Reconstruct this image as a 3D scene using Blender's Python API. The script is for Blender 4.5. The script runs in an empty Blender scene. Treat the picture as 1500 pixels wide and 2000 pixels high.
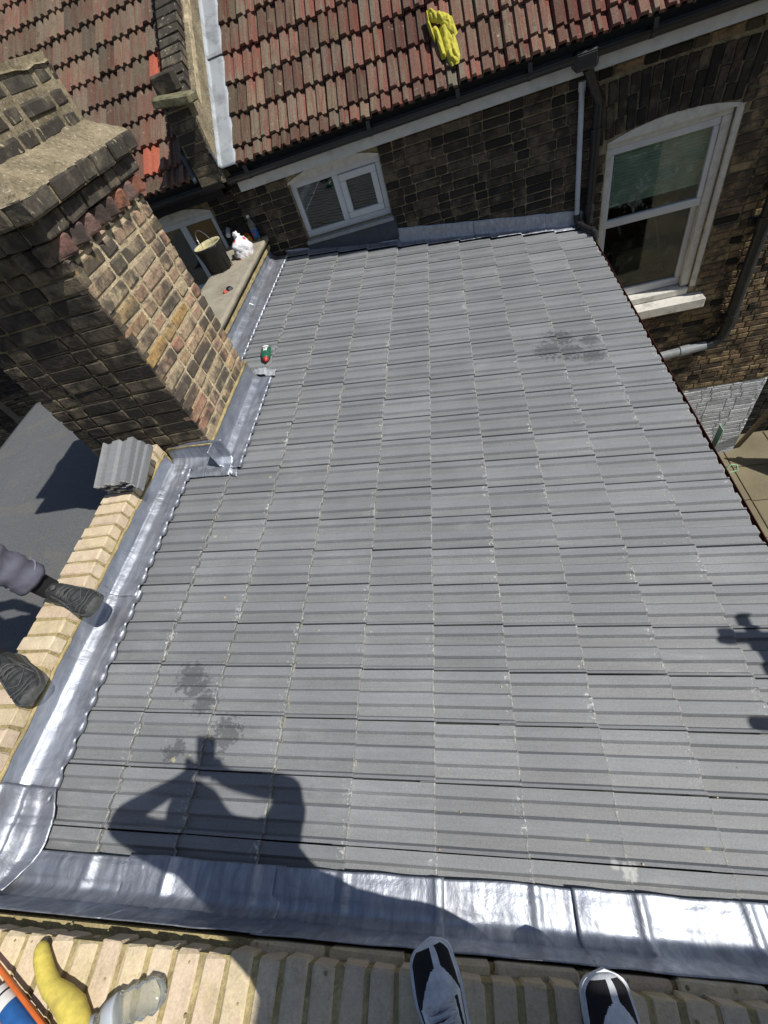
import bpy, bmesh, math, random
from mathutils import Vector, Matrix, noise

# ------------------------------------------------------------------ camera, sky, sun, exposure
sc = bpy.context.scene
COL = sc.collection
RC = ((0.9618295801258732, 0.055069971531417, -0.2680506613131271),
      (-0.11983769495655112, -0.7958538214063198, -0.5935112651167253),
      (-0.24601379161009748, 0.6029792643105447, -0.7588762884351633))   # camera right, down, forward
CAM = Vector((0.32480248, 0.01858972, 1.83165526))
FPX = 848.08                                                              # focal length for a 1500 x 2000 frame
cd = bpy.data.cameras.new('camera')
cd.sensor_fit = 'VERTICAL'; cd.sensor_height = 36.0; cd.lens = FPX / 2000 * 36.0
cd.clip_start = 0.01; cd.clip_end = 600
cam = bpy.data.objects.new('camera', cd); COL.objects.link(cam)
r, d, f = (Vector(v) for v in RC)
cam.matrix_world = Matrix(((r.x, -d.x, -f.x, CAM.x), (r.y, -d.y, -f.y, CAM.y), (r.z, -d.z, -f.z, CAM.z), (0, 0, 0, 1)))
sc.camera = cam
SUN = Vector((0.583, -0.132, 0.802)).normalized()                         # towards the sun
w = bpy.data.worlds.new('World'); sc.world = w; w.use_nodes = True
bg = w.node_tree.nodes['Background']; bg.inputs[1].default_value = 0.078
sky = w.node_tree.nodes.new('ShaderNodeTexSky'); sky.sky_type = 'NISHITA'; sky.sun_disc = False
sky.sun_elevation = math.asin(SUN.z); sky.sun_rotation = math.atan2(SUN.x, SUN.y)
w.node_tree.links.new(sky.outputs[0], bg.inputs[0])
sl = bpy.data.lights.new('sun', 'SUN'); sl.energy = 4.9; sl.angle = math.radians(0.53); sl.color = (1.0, 0.955, 0.88)
so = bpy.data.objects.new('sun', sl); COL.objects.link(so)
so.rotation_euler = SUN.to_track_quat('Z', 'Y').to_euler(); so.location = SUN * 30
sc.view_settings.view_transform = 'Standard'; sc.view_settings.look = 'None'
sc.view_settings.exposure = 0.0; sc.view_settings.gamma = 1.0; sc.view_settings.use_curve_mapping = False
sc.render.resolution_x = 768; sc.render.resolution_y = 1024

# ------------------------------------------------------------------ numbers of the place
TH = 0.16527130557755362                     # pitch of the grey roof
GA, CW = 0.3048, 0.20                        # gauge and cover width of its tiles
DS = Vector((math.cos(TH), 0, -math.sin(TH)))   # down the slope
NR = Vector((math.sin(TH), 0, math.cos(TH)))    # roof normal
YW = 4.87                                    # face of the house wall
PITCH = math.radians(38); EY, EZ = 4.65, 1.09   # red roof: pitch, eaves line
RS = Vector((0, math.cos(PITCH), math.sin(PITCH))); RN = Vector((0, -math.sin(PITCH), math.cos(PITCH)))
GZ = -3.88                                   # ground

def R3(x, s, h=0.0):                         # a point on the red roof
    return Vector((x, EY, EZ)) + RS * s + RN * h
def G3(s, y, h=0.0):                         # a point on the grey roof
    return DS * s + Vector((0, y, 0)) + NR * h
def zroof(x):
    return -x * math.tan(TH)
def px(p):
    v = Vector(p) - CAM
    z = v.dot(f)
    if z < 0.02: return None
    return 750 + FPX * v.dot(r) / z, 1000 + FPX * v.dot(d) / z, z

# ------------------------------------------------------------------ mesh helpers
class MB:
    def __init__(s): s.v = []; s.f = []; s.m = []
    def add(s, vs, fs, mi=0):
        o = len(s.v); s.v += [tuple(v) for v in vs]
        s.f += [tuple(i + o for i in q) for q in fs]; s.m += [mi] * len(fs)
    def box(s, c, size, axes=None, ch=0.0, mi=0):
        ax = axes or (Vector((1, 0, 0)), Vector((0, 1, 0)), Vector((0, 0, 1)))
        c = Vector(c); h = [q / 2 for q in size]
        if ch <= 0:
            vs = [c + ax[0] * (h[0] * a) + ax[1] * (h[1] * b) + ax[2] * (h[2] * e) for a in (-1, 1) for b in (-1, 1) for e in (-1, 1)]
            s.add(vs, [(0, 1, 3, 2), (4, 6, 7, 5), (0, 4, 5, 1), (2, 3, 7, 6), (0, 2, 6, 4), (1, 5, 7, 3)], mi)
        else:
            vs, fs = chbox(size, ch)
            s.add([c + ax[0] * v[0] + ax[1] * v[1] + ax[2] * v[2] for v in vs], fs, mi)
    def tube(s, pts, rad, n=10, mi=0, caps=True):
        pts = [Vector(p) for p in pts]; rs = rad if isinstance(rad, (list, tuple)) else [rad] * len(pts)
        vs = []; t0 = (pts[1] - pts[0]).normalized()
        u = t0.orthogonal().normalized()
        for i, p in enumerate(pts):
            t = ((pts[min(i + 1, len(pts) - 1)] - pts[max(i - 1, 0)])).normalized()
            u = (u - t * u.dot(t)).normalized(); w_ = t.cross(u)
            for k in range(n):
                a = 2 * math.pi * k / n
                vs.append(p + (u * math.cos(a) + w_ * math.sin(a)) * rs[i])
        fs = []
        for i in range(len(pts) - 1):
            for k in range(n):
                a, b = i * n + k, i * n + (k + 1) % n
                fs.append((a, b, b + n, a + n))
        if caps:
            fs.append(tuple(reversed(range(n)))); fs.append(tuple(range((len(pts) - 1) * n, len(pts) * n)))
        s.add(vs, fs, mi)
    def lathe(s, prof, base=(0, 0, 0), axes=None, n=20, mi=0, cap=True):
        ax = axes or (Vector((1, 0, 0)), Vector((0, 1, 0)), Vector((0, 0, 1))); base = Vector(base)
        vs = [base + ax[0] * (q[0] * math.cos(2 * math.pi * k / n)) + ax[1] * (q[0] * math.sin(2 * math.pi * k / n)) + ax[2] * q[1]
              for q in prof for k in range(n)]
        fs = []
        for i in range(len(prof) - 1):
            for k in range(n):
                a, b = i * n + k, i * n + (k + 1) % n
                fs.append((a, b, b + n, a + n))
        if cap:
            fs.append(tuple(reversed(range(n)))); fs.append(tuple(range((len(prof) - 1) * n, len(prof) * n)))
        s.add(vs, fs, mi)
    def prism(s, poly, ext, mi=0):           # polygon of 3D points pushed along a vector
        poly = [Vector(p) for p in poly]; ext = Vector(ext); n = len(poly)
        vs = poly + [p + ext for p in poly]
        fs = [tuple(reversed(range(n))), tuple(range(n, 2 * n))] + [(i, (i + 1) % n, (i + 1) % n + n, i + n) for i in range(n)]
        s.add(vs, fs, mi)
    def sheet(s, nu, nv, fn, mi=0):
        vs = [fn(i / nu, j / nv) for j in range(nv + 1) for i in range(nu + 1)]
        fs = [(j * (nu + 1) + i, j * (nu + 1) + i + 1, (j + 1) * (nu + 1) + i + 1, (j + 1) * (nu + 1) + i) for j in range(nv) for i in range(nu)]
        s.add(vs, fs, mi)
    def mesh(s, name, mats, smooth=False, fix=True):
        me = bpy.data.meshes.new(name); me.from_pydata(s.v, [], s.f)
        for m in (mats if isinstance(mats, (list, tuple)) else [mats]): me.materials.append(m)
        if len(me.materials) > 1: me.polygons.foreach_set('material_index', s.m)
        if fix:
            b = bmesh.new(); b.from_mesh(me); bmesh.ops.recalc_face_normals(b, faces=b.faces); b.to_mesh(me); b.free()
        if smooth: me.polygons.foreach_set('use_smooth', [True] * len(me.polygons))
        me.update(); return me
    def build(s, name, mats, parent=None, smooth=False, fix=True):
        return link(name, s.mesh(name, mats, smooth, fix), parent)

def chbox(size, ch, jit=0.0, rng=None):
    vs = []; idx = {}
    for a in (-1, 1):
        for b in (-1, 1):
            for e in (-1, 1):
                for k in range(3):
                    v = [a * size[0] / 2, b * size[1] / 2, e * size[2] / 2]
                    for q in range(3):
                        if q != k: v[q] -= (a, b, e)[q] * ch * (1 if not rng else rng.uniform(0.5, 1.9))
                    if jit: v = [x + rng.uniform(-jit, jit) for x in v]
                    idx[(a, b, e, k)] = len(vs); vs.append(v)
    fs = []
    for k in range(3):
        o = [q for q in range(3) if q != k]
        for sg in (-1, 1):
            loop = []
            for p, q in ((-1, -1), (1, -1), (1, 1), (-1, 1)):
                t = [0, 0, 0]; t[k] = sg; t[o[0]] = p; t[o[1]] = q
                loop.append(idx[(t[0], t[1], t[2], k)])
            fs.append(tuple(loop))
    for k in range(3):                       # edges along axis k
        o = [q for q in range(3) if q != k]
        for p in (-1, 1):
            for q in (-1, 1):
                def g(sg, kk):
                    t = [0, 0, 0]; t[k] = sg; t[o[0]] = p; t[o[1]] = q
                    return idx[(t[0], t[1], t[2], kk)]
                fs.append((g(-1, o[0]), g(1, o[0]), g(1, o[1]), g(-1, o[1])))
    for a in (-1, 1):
        for b in (-1, 1):
            for e in (-1, 1):
                fs.append(tuple(idx[(a, b, e, k)] for k in range(3)))
    return vs, fs

def link(name, data, parent=None):
    o = bpy.data.objects.new(name, data); COL.objects.link(o)
    if parent: o.parent = parent; o.matrix_parent_inverse = parent_world(parent).inverted()
    return o
def parent_world(p):
    return p.matrix_basis.copy()          # every child is given its parent's inverse, so basis = world
def empty(name, loc=(0, 0, 0)):
    o = bpy.data.objects.new(name, None); COL.objects.link(o); o.location = loc; o.empty_display_size = 0.1
    return o
def tag(o, label=None, cat=None, group=None, kind=None):
    if label: o['label'] = label
    if cat: o['category'] = cat
    if group: o['group'] = group
    if kind: o['kind'] = kind
    return o
def thing(name, label, cat, loc=(0, 0, 0), group=None):
    return tag(empty(name, loc), label, cat, group)
def solid(o, t):
    m = o.modifiers.new('thickness', 'SOLIDIFY'); m.thickness = t; m.offset = 1.0
    return o

# ------------------------------------------------------------------ materials
class NT:
    def __init__(s, name):
        s.mat = bpy.data.materials.new(name); s.mat.use_nodes = True; s.t = s.mat.node_tree
        s.b = s.t.nodes['Principled BSDF']; s.out = s.t.nodes['Material Output']
    def n(s, ty, **kw):
        q = s.t.nodes.new('ShaderNode' + ty)
        for k, v in kw.items(): setattr(q, k, v)
        return q
    def put(s, sock, v):
        if hasattr(v, 'links'): s.t.links.new(v, sock)
        elif isinstance(v, (tuple, list)) and len(v) == 3 and len(sock.default_value) == 4: sock.default_value = (*v, 1)
        else: sock.default_value = v
    def m(s, op, a, b=0.0, c=None, clamp=False):
        q = s.n('Math', operation=op); q.use_clamp = clamp
        s.put(q.inputs[0], a); s.put(q.inputs[1], b)
        if c is not None: s.put(q.inputs[2], c)
        return q.outputs[0]
    def pos(s): return s.n('NewGeometry').outputs['Position']
    def obj(s): return s.n('TexCoord').outputs['Object']
    def rnd(s, k=1.0):
        a = s.n('ObjectInfo').outputs['Random']; b = s.n('NewGeometry').outputs['Random Per Island']
        return s.m('FRACT', s.m('MULTIPLY', s.m('ADD', a, b), k))
    def scale(s, vec, sc3):
        q = s.n('VectorMath', operation='MULTIPLY'); s.put(q.inputs[0], vec); q.inputs[1].default_value = sc3; return q.outputs[0]
    def noise(s, scale, detail=3.0, vec=None, rough=0.6, dist=0.0):
        q = s.n('TexNoise'); s.put(q.inputs['Vector'], vec or s.pos())
        q.inputs['Scale'].default_value = scale; q.inputs['Detail'].default_value = detail
        q.inputs['Roughness'].default_value = rough; q.inputs['Distortion'].default_value = dist
        return q.outputs[0]
    def ramp(s, fac, stops, interp='LINEAR'):
        q = s.n('ValToRGB'); s.put(q.inputs[0], fac); e = q.color_ramp.elements; q.color_ramp.interpolation = interp
        while len(e) < len(stops): e.new(0.5)
        for i, (p, c) in enumerate(stops):
            e[i].position = p; e[i].color = (c, c, c, 1) if not isinstance(c, (tuple, list)) else (*c, 1)
        return q.outputs[0]
    def mix(s, fac, a, b, mode='MIX'):
        q = s.n('Mix', data_type='RGBA', blend_type=mode); s.put(q.inputs[0], fac); s.put(q.inputs[6], a); s.put(q.inputs[7], b)
        return q.outputs[2]
    def step(s, v, lo, hi):
        q = s.n('MapRange', interpolation_type='SMOOTHSTEP'); s.put(q.inputs[0], v)
        q.inputs[1].default_value = lo; q.inputs[2].default_value = hi; return q.outputs[0]
    def near(s, p, rad, wob=0.9, nz=None):   # a blot of its own shape round a point
        q = s.n('VectorMath', operation='DISTANCE'); s.put(q.inputs[0], s.pos()); q.inputs[1].default_value = p
        dd = s.m('DIVIDE', q.outputs['Value'], rad)
        return s.step(s.m('ADD', dd, s.m('MULTIPLY', s.m('SUBTRACT', nz, 0.5), wob * 2)), 1.05, 0.60)
    def bump(s, h, strength=0.5, dist=0.01):
        q = s.n('Bump'); q.inputs['Strength'].default_value = strength; q.inputs['Distance'].default_value = dist
        s.put(q.inputs['Height'], h)
        if s.b.inputs['Normal'].links: s.t.links.new(s.b.inputs['Normal'].links[0].from_socket, q.inputs['Normal'])
        s.t.links.new(q.outputs[0], s.b.inputs['Normal'])
    def fin(s, col, rough=0.85, metal=0.0, spec=0.35, **kw):
        s.put(s.b.inputs['Base Color'], col); s.put(s.b.inputs['Roughness'], rough); s.put(s.b.inputs['Metallic'], metal)
        s.b.inputs['Specular IOR Level'].default_value = spec
        for k, v in kw.items(): s.put(s.b.inputs[k], v)
        return s.mat

def plain(name, col, rough=0.6, metal=0.0, var=0.12, sc_=30, bump=0.0, spec=0.4, dirt=0.0):
    t = NT(name); nz = t.noise(sc_, 4)
    c = t.mix(1.0, col, t.ramp(nz, [(0.25, 1 - var), (0.75, 1 + var)]), 'MULTIPLY')
    if dirt: c = t.mix(t.m('MULTIPLY', t.step(t.noise(sc_ * 0.3, 6), 0.5, 0.72), dirt), c, (0.09, 0.08, 0.065))
    if bump: t.bump(nz, bump, 0.004)
    return t.fin(c, rough, metal, spec)

def brick_mat(name, cols, soot, soot_amt, speck=0.5, bump=0.8, rough=0.92, lichen=0.0):
    t = NT(name); rn = t.rnd()
    st = [(i / (len(cols) - 1), c) for i, c in enumerate(cols)]
    c = t.ramp(rn, st)
    big = t.noise(9, 5); mid = t.noise(45, 5); fine = t.noise(210, 3)
    c = t.mix(1.0, c, t.ramp(mid, [(0.25, 0.62), (0.75, 1.3)]), 'MULTIPLY')
    s_ = t.step(t.m('ADD', big, t.m('MULTIPLY', t.rnd(7.3), 0.22)), 0.62 - soot_amt * 0.35, 0.78 - soot_amt * 0.25)
    c = t.mix(t.m('MULTIPLY', s_, 0.9), c, soot)
    sp = t.step(t.noise(75, 4, rough=0.75), 0.56, 0.66)
    c = t.mix(t.m('MULTIPLY', sp, speck), c, soot)
    if lichen:
        c = t.mix(t.m('MULTIPLY', t.step(t.noise(38, 5, vec=t.scale(t.pos(), (1, 1, 0.5))), 0.62, 0.70), lichen), c, (0.42, 0.38, 0.25))
    t.bump(mid, bump, 0.006); t.bump(fine, bump * 0.6, 0.002)
    return t.fin(c, rough, 0, 0.2)

def mortar_mat(name, col, var=0.35, bump=0.9):
    t = NT(name); a = t.noise(14, 5); b = t.noise(120, 4)
    c = t.mix(1.0, col, t.ramp(a, [(0.3, 1 - var), (0.7, 1 + var * 0.6)]), 'MULTIPLY')
    c = t.mix(1.0, c, t.ramp(b, [(0.3, 0.75), (0.7, 1.15)]), 'MULTIPLY')
    t.bump(a, bump, 0.02); t.bump(b, bump, 0.004)
    return t.fin(c, 0.95, 0, 0.15)
MAT = {}
# grey concrete roof tile
t = NT('grey_tile')
rn = t.rnd(); P = t.pos()
base = t.ramp(rn, [(0, (0.140, 0.149, 0.160)), (0.35, (0.180, 0.190, 0.202)), (0.7, (0.156, 0.164, 0.172)), (1, (0.208, 0.219, 0.232))])
strk = t.noise(7, 5, vec=t.scale(P, (0.55, 9, 0.55)))
base = t.mix(1.0, base, t.ramp(strk, [(0.25, 0.88), (0.5, 1.0), (0.75, 1.13)]), 'MULTIPLY')
base = t.mix(1.0, base, t.ramp(t.noise(3.2, 4), [(0.3, 0.88), (0.7, 1.12)]), 'MULTIPLY')
fine = t.noise(420, 2)
grit = t.noise(170, 5, rough=0.8)
base = t.mix(1.0, base, t.ramp(grit, [(0.3, 0.72), (0.7, 1.28)]), 'MULTIPLY')
smear = t.m('MULTIPLY', t.step(t.noise(2.1, 4, dist=0.4), 0.50, 0.70), t.step(t.noise(9, 6, vec=t.scale(P, (0.7, 4, 0.7)), rough=0.75), 0.45, 0.68))
base = t.mix(t.m('MULTIPLY', smear, 0.42), base, (0.36, 0.37, 0.375))
base = t.mix(1.0, base, t.ramp(fine, [(0.3, 0.82), (0.7, 1.18)]), 'MULTIPLY')
sep = t.n('SeparateXYZ'); t.put(sep.inputs[0], t.obj())
lx, lh = sep.outputs[0], sep.outputs[2]
dust = t.m('MULTIPLY', t.step(lh, 0.006, 0.0), t.m('MULTIPLY', t.noise(16, 4), 0.55))
base = t.mix(dust, base, (0.165, 0.165, 0.160))
base = t.mix(t.m('MULTIPLY', t.step(lh, 0.010, 0.016), 0.30), base, (0.24, 0.25, 0.265))
crest = t.step(lh, 0.0075, 0.0115)
chn = t.noise(70, 5, rough=0.7)
tail = t.step(lx, -0.045, -0.008)
chip = t.m('MULTIPLY', t.m('MULTIPLY', tail, t.step(t.rnd(5.1), 0.3, 0.5)), t.step(t.m('ADD', chn, t.m('MULTIPLY', t.noise(9, 2), 0.35)), 0.765, 0.82))
edge = t.m('MULTIPLY', t.step(lx, -0.012, -0.001), t.step(t.noise(60, 4), 0.42, 0.62))
base = t.mix(t.m('MULTIPLY', edge, 0.8), base, (0.42, 0.41, 0.37))
base = t.mix(t.m('MULTIPLY', chip, 0.85), base, (0.56, 0.57, 0.56))
specks = t.step(t.noise(46, 3, rough=0.8), 0.735, 0.775)
base = t.mix(t.m('MULTIPLY', specks, 0.45), base, (0.5, 0.5, 0.48))
scr = t.step(t.noise(5, 5, vec=t.scale(P, (2.2, 26, 2.2)), rough=0.7), 0.66, 0.74)
base = t.mix(t.m('MULTIPLY', scr, 0.28), base, (0.42, 0.42, 0.41))
dn = t.noise(52, 3, rough=0.65)
wet = None
WETS = [((0.93, 3.00, -0.155), 0.10), ((0.83, 2.85, -0.138), 0.11), ((0.97, 2.83, -0.162), 0.10), ((1.12, 2.93, -0.187), 0.07), ((1.10, 2.76, -0.18), 0.09),
        ((-1.047, 0.539, 0.175), 0.075), ((-0.955, 0.447, 0.159), 0.055), ((-1.0, 0.50, 0.167), 0.05), ((-1.04, 0.245, 0.174), 0.035), ((-1.0, 0.27, 0.167), 0.035), ((-0.83, 0.33, 0.139), 0.07)]
for p_, rr_ in WETS:
    k = t.near(p_, rr_, 1.55, dn); wet = k if wet is None else t.m('MAXIMUM', wet, k)
base = t.mix(t.m('MULTIPLY', wet, 0.58), base, (0.05, 0.053, 0.058))
cem = t.near((0.60, -0.018, -0.095), 0.034, 0.9, t.noise(45, 4))
cem = t.m('MAXIMUM', cem, t.near((0.555, 0.0, -0.09), 0.02, 0.4, t.noise(30, 4)))
base = t.mix(t.m('MULTIPLY', cem, 0.85), base, (0.43, 0.44, 0.43))
yel = None
for p_ in ((0.49, 0.065, -0.08), (0.85, 0.06, -0.14), (-1.17, 1.30, 0.195), (-0.95, 1.72, 0.16), (-1.02, 0.23, 0.17)):
    k = t.near(p_, 0.012, 1.1, t.noise(75, 3)); yel = k if yel is None else t.m('MAXIMUM', yel, k)
base = t.mix(t.m('MULTIPLY', yel, 0.7), base, (0.42, 0.40, 0.24))
t.bump(fine, 0.35, 0.0015); t.bump(grit, 0.5, 0.002); t.bump(strk, 0.25, 0.004); t.bump(t.m('MULTIPLY', edge, chn), 0.8, 0.006)
MAT['tile'] = t.fin(base, t.m('SUBTRACT', 0.60, t.m('MULTIPLY', wet, 0.15)), 0, 0.62)

# old red concrete tile with lichen
t = NT('red_tile'); rn = t.rnd(); P = t.pos()
st = t.noise(5, 4, vec=t.scale(P, (9, 0.45, 0.45)))
red = t.ramp(rn, [(0, (0.155, 0.055, 0.042)), (0.4, (0.195, 0.073, 0.055)), (0.8, (0.12, 0.048, 0.040)), (1, (0.17, 0.083, 0.064))])
grey = t.ramp(t.rnd(3.7), [(0, (0.165, 0.135, 0.092)), (1, (0.145, 0.138, 0.105))])
wx = t.step(t.m('ADD', t.m('MULTIPLY', st, 0.75), t.m('MULTIPLY', t.noise(1.1, 3), 0.45)), 0.53, 0.66)
sep = t.n('SeparateXYZ'); t.put(sep.inputs[0], t.obj())
flat = t.step(sep.outputs[2], 0.010, 0.02)
gx = t.n('SeparateXYZ'); t.put(gx.inputs[0], P)
leftside = t.step(gx.outputs[0], -1.5, -1.9)
c = t.mix(t.m('MULTIPLY', wx, 0.85), red, grey)
c = t.mix(t.m('MULTIPLY', flat, 0.30), c, grey)
c = t.mix(t.m('MULTIPLY', leftside, 0.30), c, (0.130, 0.092, 0.068))
c = t.mix(1.0, c, t.ramp(t.noise(110, 5, rough=0.8), [(0.32, 0.45), (0.68, 1.5)]), 'MULTIPLY')
c = t.mix(t.m('MULTIPLY', t.step(t.noise(28, 4), 0.68, 0.74), 0.6), c, (0.05, 0.042, 0.035))
c = t.mix(1.0, c, t.ramp(t.rnd(9.7), [(0, 0.68), (1, 1.3)]), 'MULTIPLY')
c = t.mix(t.m('MULTIPLY', t.step(t.noise(15, 6, rough=0.7), 0.64, 0.69), 0.65), c, (0.40, 0.36, 0.25))
c = t.mix(t.m('MULTIPLY', t.step(t.noise(7, 5), 0.58, 0.68), 0.5), c, (0.06, 0.045, 0.035))
c = t.mix(t.m('MULTIPLY', t.step(t.noise(120, 3), 0.66, 0.72), 0.5), c, (0.48, 0.30, 0.22))
t.bump(t.noise(160, 4), 0.7, 0.004)
MAT['red_tile'] = t.fin(c, 0.9, 0, 0.2)
MAT['new_red_tile'] = plain('new_red_tile', (0.37, 0.105, 0.062), 0.75, var=0.25, sc_=60, bump=0.4)

# lead sheet
t = NT('lead'); P = t.pos()
a = t.noise(5, 5, dist=0.6); b = t.noise(34, 5, rough=0.7); e_ = t.noise(6, 6, vec=t.scale(P, (7, 1.1, 3)), dist=0.4)
c = t.ramp(e_, [(0.25, (0.25, 0.275, 0.335)), (0.55, (0.40, 0.43, 0.49)), (0.8, (0.60, 0.625, 0.665))])
c = t.mix(t.m('MULTIPLY', t.step(a, 0.52, 0.68), 0.4), c, (0.27, 0.27, 0.29))
c = t.mix(t.m('MULTIPLY', t.step(t.noise(11, 6, rough=0.75), 0.60, 0.70), 0.25), c, (0.62, 0.62, 0.62))
c = t.mix(t.m('MULTIPLY', t.step(t.noise(26, 5, vec=t.scale(P, (0.5, 3, 1)), rough=0.7), 0.62, 0.72), 0.3), c, (0.20, 0.20, 0.21))
ro = t.m('ADD', 0.36, t.m('MULTIPLY', t.noise(6, 5), 0.36))
t.bump(a, 0.38, 0.03); t.bump(t.noise(9, 1, dist=0.8), 0.22, 0.02); t.bump(t.noise(4, 2, vec=t.scale(P, (3, 0.8, 2)), dist=0.6), 0.25, 0.02)
MAT['lead'] = t.fin(c, ro, 0.88, 0.5)
t = NT('old_lead'); c = t.mix(t.step(t.noise(9, 5), 0.45, 0.7), (0.33, 0.36, 0.39), (0.22, 0.235, 0.25))
c = t.mix(t.m('MULTIPLY', t.step(t.noise(55, 4), 0.66, 0.72), 0.6), c, (0.5, 0.5, 0.47))
t.bump(t.noise(8, 3), 0.35, 0.02); MAT['old_lead'] = t.fin(c, 0.62, 0.15, 0.4)

# bricks and mortars
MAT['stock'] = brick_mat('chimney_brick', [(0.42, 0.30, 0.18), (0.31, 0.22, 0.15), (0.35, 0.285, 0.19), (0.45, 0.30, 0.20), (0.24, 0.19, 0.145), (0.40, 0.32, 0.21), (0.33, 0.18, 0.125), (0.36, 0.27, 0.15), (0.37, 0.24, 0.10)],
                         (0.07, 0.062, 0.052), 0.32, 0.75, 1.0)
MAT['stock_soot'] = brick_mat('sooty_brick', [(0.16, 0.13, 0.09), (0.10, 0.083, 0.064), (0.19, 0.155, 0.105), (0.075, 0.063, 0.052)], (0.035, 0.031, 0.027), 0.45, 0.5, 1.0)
MAT['cap_brick'] = brick_mat('cap_brick', [(0.125, 0.11, 0.083), (0.09, 0.08, 0.063), (0.155, 0.13, 0.095), (0.135, 0.10, 0.078)], (0.045, 0.04, 0.034), 0.40, 0.5, 1.0, lichen=0.8)
MAT['house_brick'] = brick_mat('house_brick', [(0.115, 0.092, 0.068), (0.09, 0.072, 0.054), (0.135, 0.108, 0.078), (0.08, 0.066, 0.052), (0.115, 0.082, 0.060), (0.14, 0.115, 0.08)],
                               (0.032, 0.028, 0.024), 0.45, 0.5, 0.9)
MAT['sunlit_stock'] = brick_mat('sunlit_stock_brick', [(0.30, 0.22, 0.125), (0.22, 0.16, 0.095), (0.34, 0.26, 0.15), (0.20, 0.14, 0.09), (0.27, 0.18, 0.11)], (0.06, 0.05, 0.04), 0.40, 0.55, 1.0)  # brighter house brick for the right side, sunlight put into its colour
MAT['dark_brick'] = brick_mat('dark_brick', [(0.062, 0.055, 0.046), (0.046, 0.042, 0.037), (0.076, 0.066, 0.054)], (0.02, 0.019, 0.017), 0.6, 0.5, 0.9)
MAT['white_brick'] = brick_mat('painted_brick', [(0.60, 0.63, 0.66), (0.66, 0.69, 0.71), (0.56, 0.59, 0.62)], (0.40, 0.42, 0.45), 0.15, 0.15, 0.8, 0.7)
MAT['red_tooth'] = brick_mat('dogtooth_brick', [(0.26, 0.10, 0.06), (0.20, 0.11, 0.09), (0.15, 0.11, 0.10), (0.34, 0.12, 0.05)], (0.05, 0.04, 0.035), 0.25, 0.4, 1.0)
t = NT('new_brick'); rn = t.rnd()
c = t.ramp(rn, [(0, (0.58, 0.485, 0.32)), (0.3, (0.64, 0.53, 0.36)), (0.6, (0.58, 0.465, 0.345)), (1, (0.66, 0.565, 0.40))])
c = t.mix(1.0, c, t.ramp(t.noise(22, 5), [(0.3, 0.86), (0.7, 1.08)]), 'MULTIPLY')
c = t.mix(t.m('MULTIPLY', t.step(t.noise(9, 4), 0.50, 0.66), 0.45), c, (0.56, 0.42, 0.34))
c = t.mix(t.m('MULTIPLY', t.step(t.noise(48, 5, rough=0.75), 0.63, 0.70), 0.5), c, (0.20, 0.16, 0.11))
c = t.mix(t.m('MULTIPLY', t.step(t.noise(12, 6, rough=0.7, dist=0.6), 0.54, 0.64), 0.5), c, (0.43, 0.36, 0.20))
c = t.mix(1.0, c, t.ramp(t.noise(130, 4, rough=0.8), [(0.3, 0.80), (0.7, 1.12)]), 'MULTIPLY')
t.bump(t.noise(90, 4), 0.8, 0.003); t.bump(t.noise(15, 4), 0.6, 0.008); MAT['new_brick'] = t.fin(c, 0.9, 0, 0.2)
MAT['new_mortar'] = mortar_mat('new_mortar', (0.40, 0.33, 0.17), 0.4)
MAT['old_mortar'] = mortar_mat('old_mortar', (0.50, 0.42, 0.28), 0.5, 1.0)
MAT['soot_mortar'] = mortar_mat('sooty_mortar', (0.25, 0.20, 0.12), 0.6, 1.0)
MAT['house_mortar'] = mortar_mat('house_mortar', (0.30, 0.25, 0.16), 0.55, 1.0)
MAT['white_mortar'] = mortar_mat('painted_joint', (0.58, 0.61, 0.64), 0.2, 0.8)
t = NT('cement_render'); a = t.noise(90, 5, rough=0.75); b = t.noise(7, 5)
c = t.mix(1.0, (0.285, 0.24, 0.158), t.ramp(b, [(0.3, 0.6), (0.7, 1.25)]), 'MULTIPLY'); a = t.noise(60, 5, rough=0.85); c = t.mix(t.m('MULTIPLY', t.step(a, 0.56, 0.64), 0.9), c, (0.56, 0.50, 0.38))
c = t.mix(t.m('MULTIPLY', t.step(a, 0.46, 0.38), 0.85), c, (0.085, 0.07, 0.05)); t.bump(a, 1.0, 0.008); t.bump(b, 0.5, 0.02); MAT['cement'] = t.fin(c, 0.95, 0, 0.15)
t = NT('slab_cement'); a = t.noise(130, 4, rough=0.7); b = t.noise(5, 5, dist=0.5)
c = t.mix(1.0, (0.33, 0.30, 0.235), t.ramp(b, [(0.3, 0.72), (0.7, 1.15)]), 'MULTIPLY'); c = t.mix(1.0, c, t.ramp(a, [(0.3, 0.7), (0.7, 1.2)]), 'MULTIPLY')
t.bump(a, 0.8, 0.004); t.bump(b, 0.5, 0.02); MAT['slab'] = t.fin(c, 0.93, 0, 0.2)
MAT['stone'] = mortar_mat('weathered_stone', (0.19, 0.18, 0.11), 0.5, 0.9)
t = NT('felt'); a = t.noise(260, 3); b = t.noise(2.2, 5, vec=t.scale(t.pos(), (1, 2.2, 1)), dist=0.5)
c = t.mix(1.0, (0.108, 0.112, 0.118), t.ramp(t.noise(90, 5, rough=0.8), [(0.3, 0.6), (0.7, 1.4)]), 'MULTIPLY')
c = t.mix(t.m('MULTIPLY', t.step(b, 0.52, 0.72), 0.22), c, (0.22, 0.19, 0.12)); c = t.mix(t.m('MULTIPLY', t.step(t.noise(40, 4, rough=0.7), 0.70, 0.74), 0.75), c, (0.55, 0.5, 0.36))
t.bump(a, 0.5, 0.002); t.bump(t.noise(3, 3), 0.3, 0.03); MAT['felt'] = t.fin(c, 0.8, 0, 0.35)
t = NT('patio'); a = t.noise(60, 5, rough=0.7); b = t.noise(1.4, 5)
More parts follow.
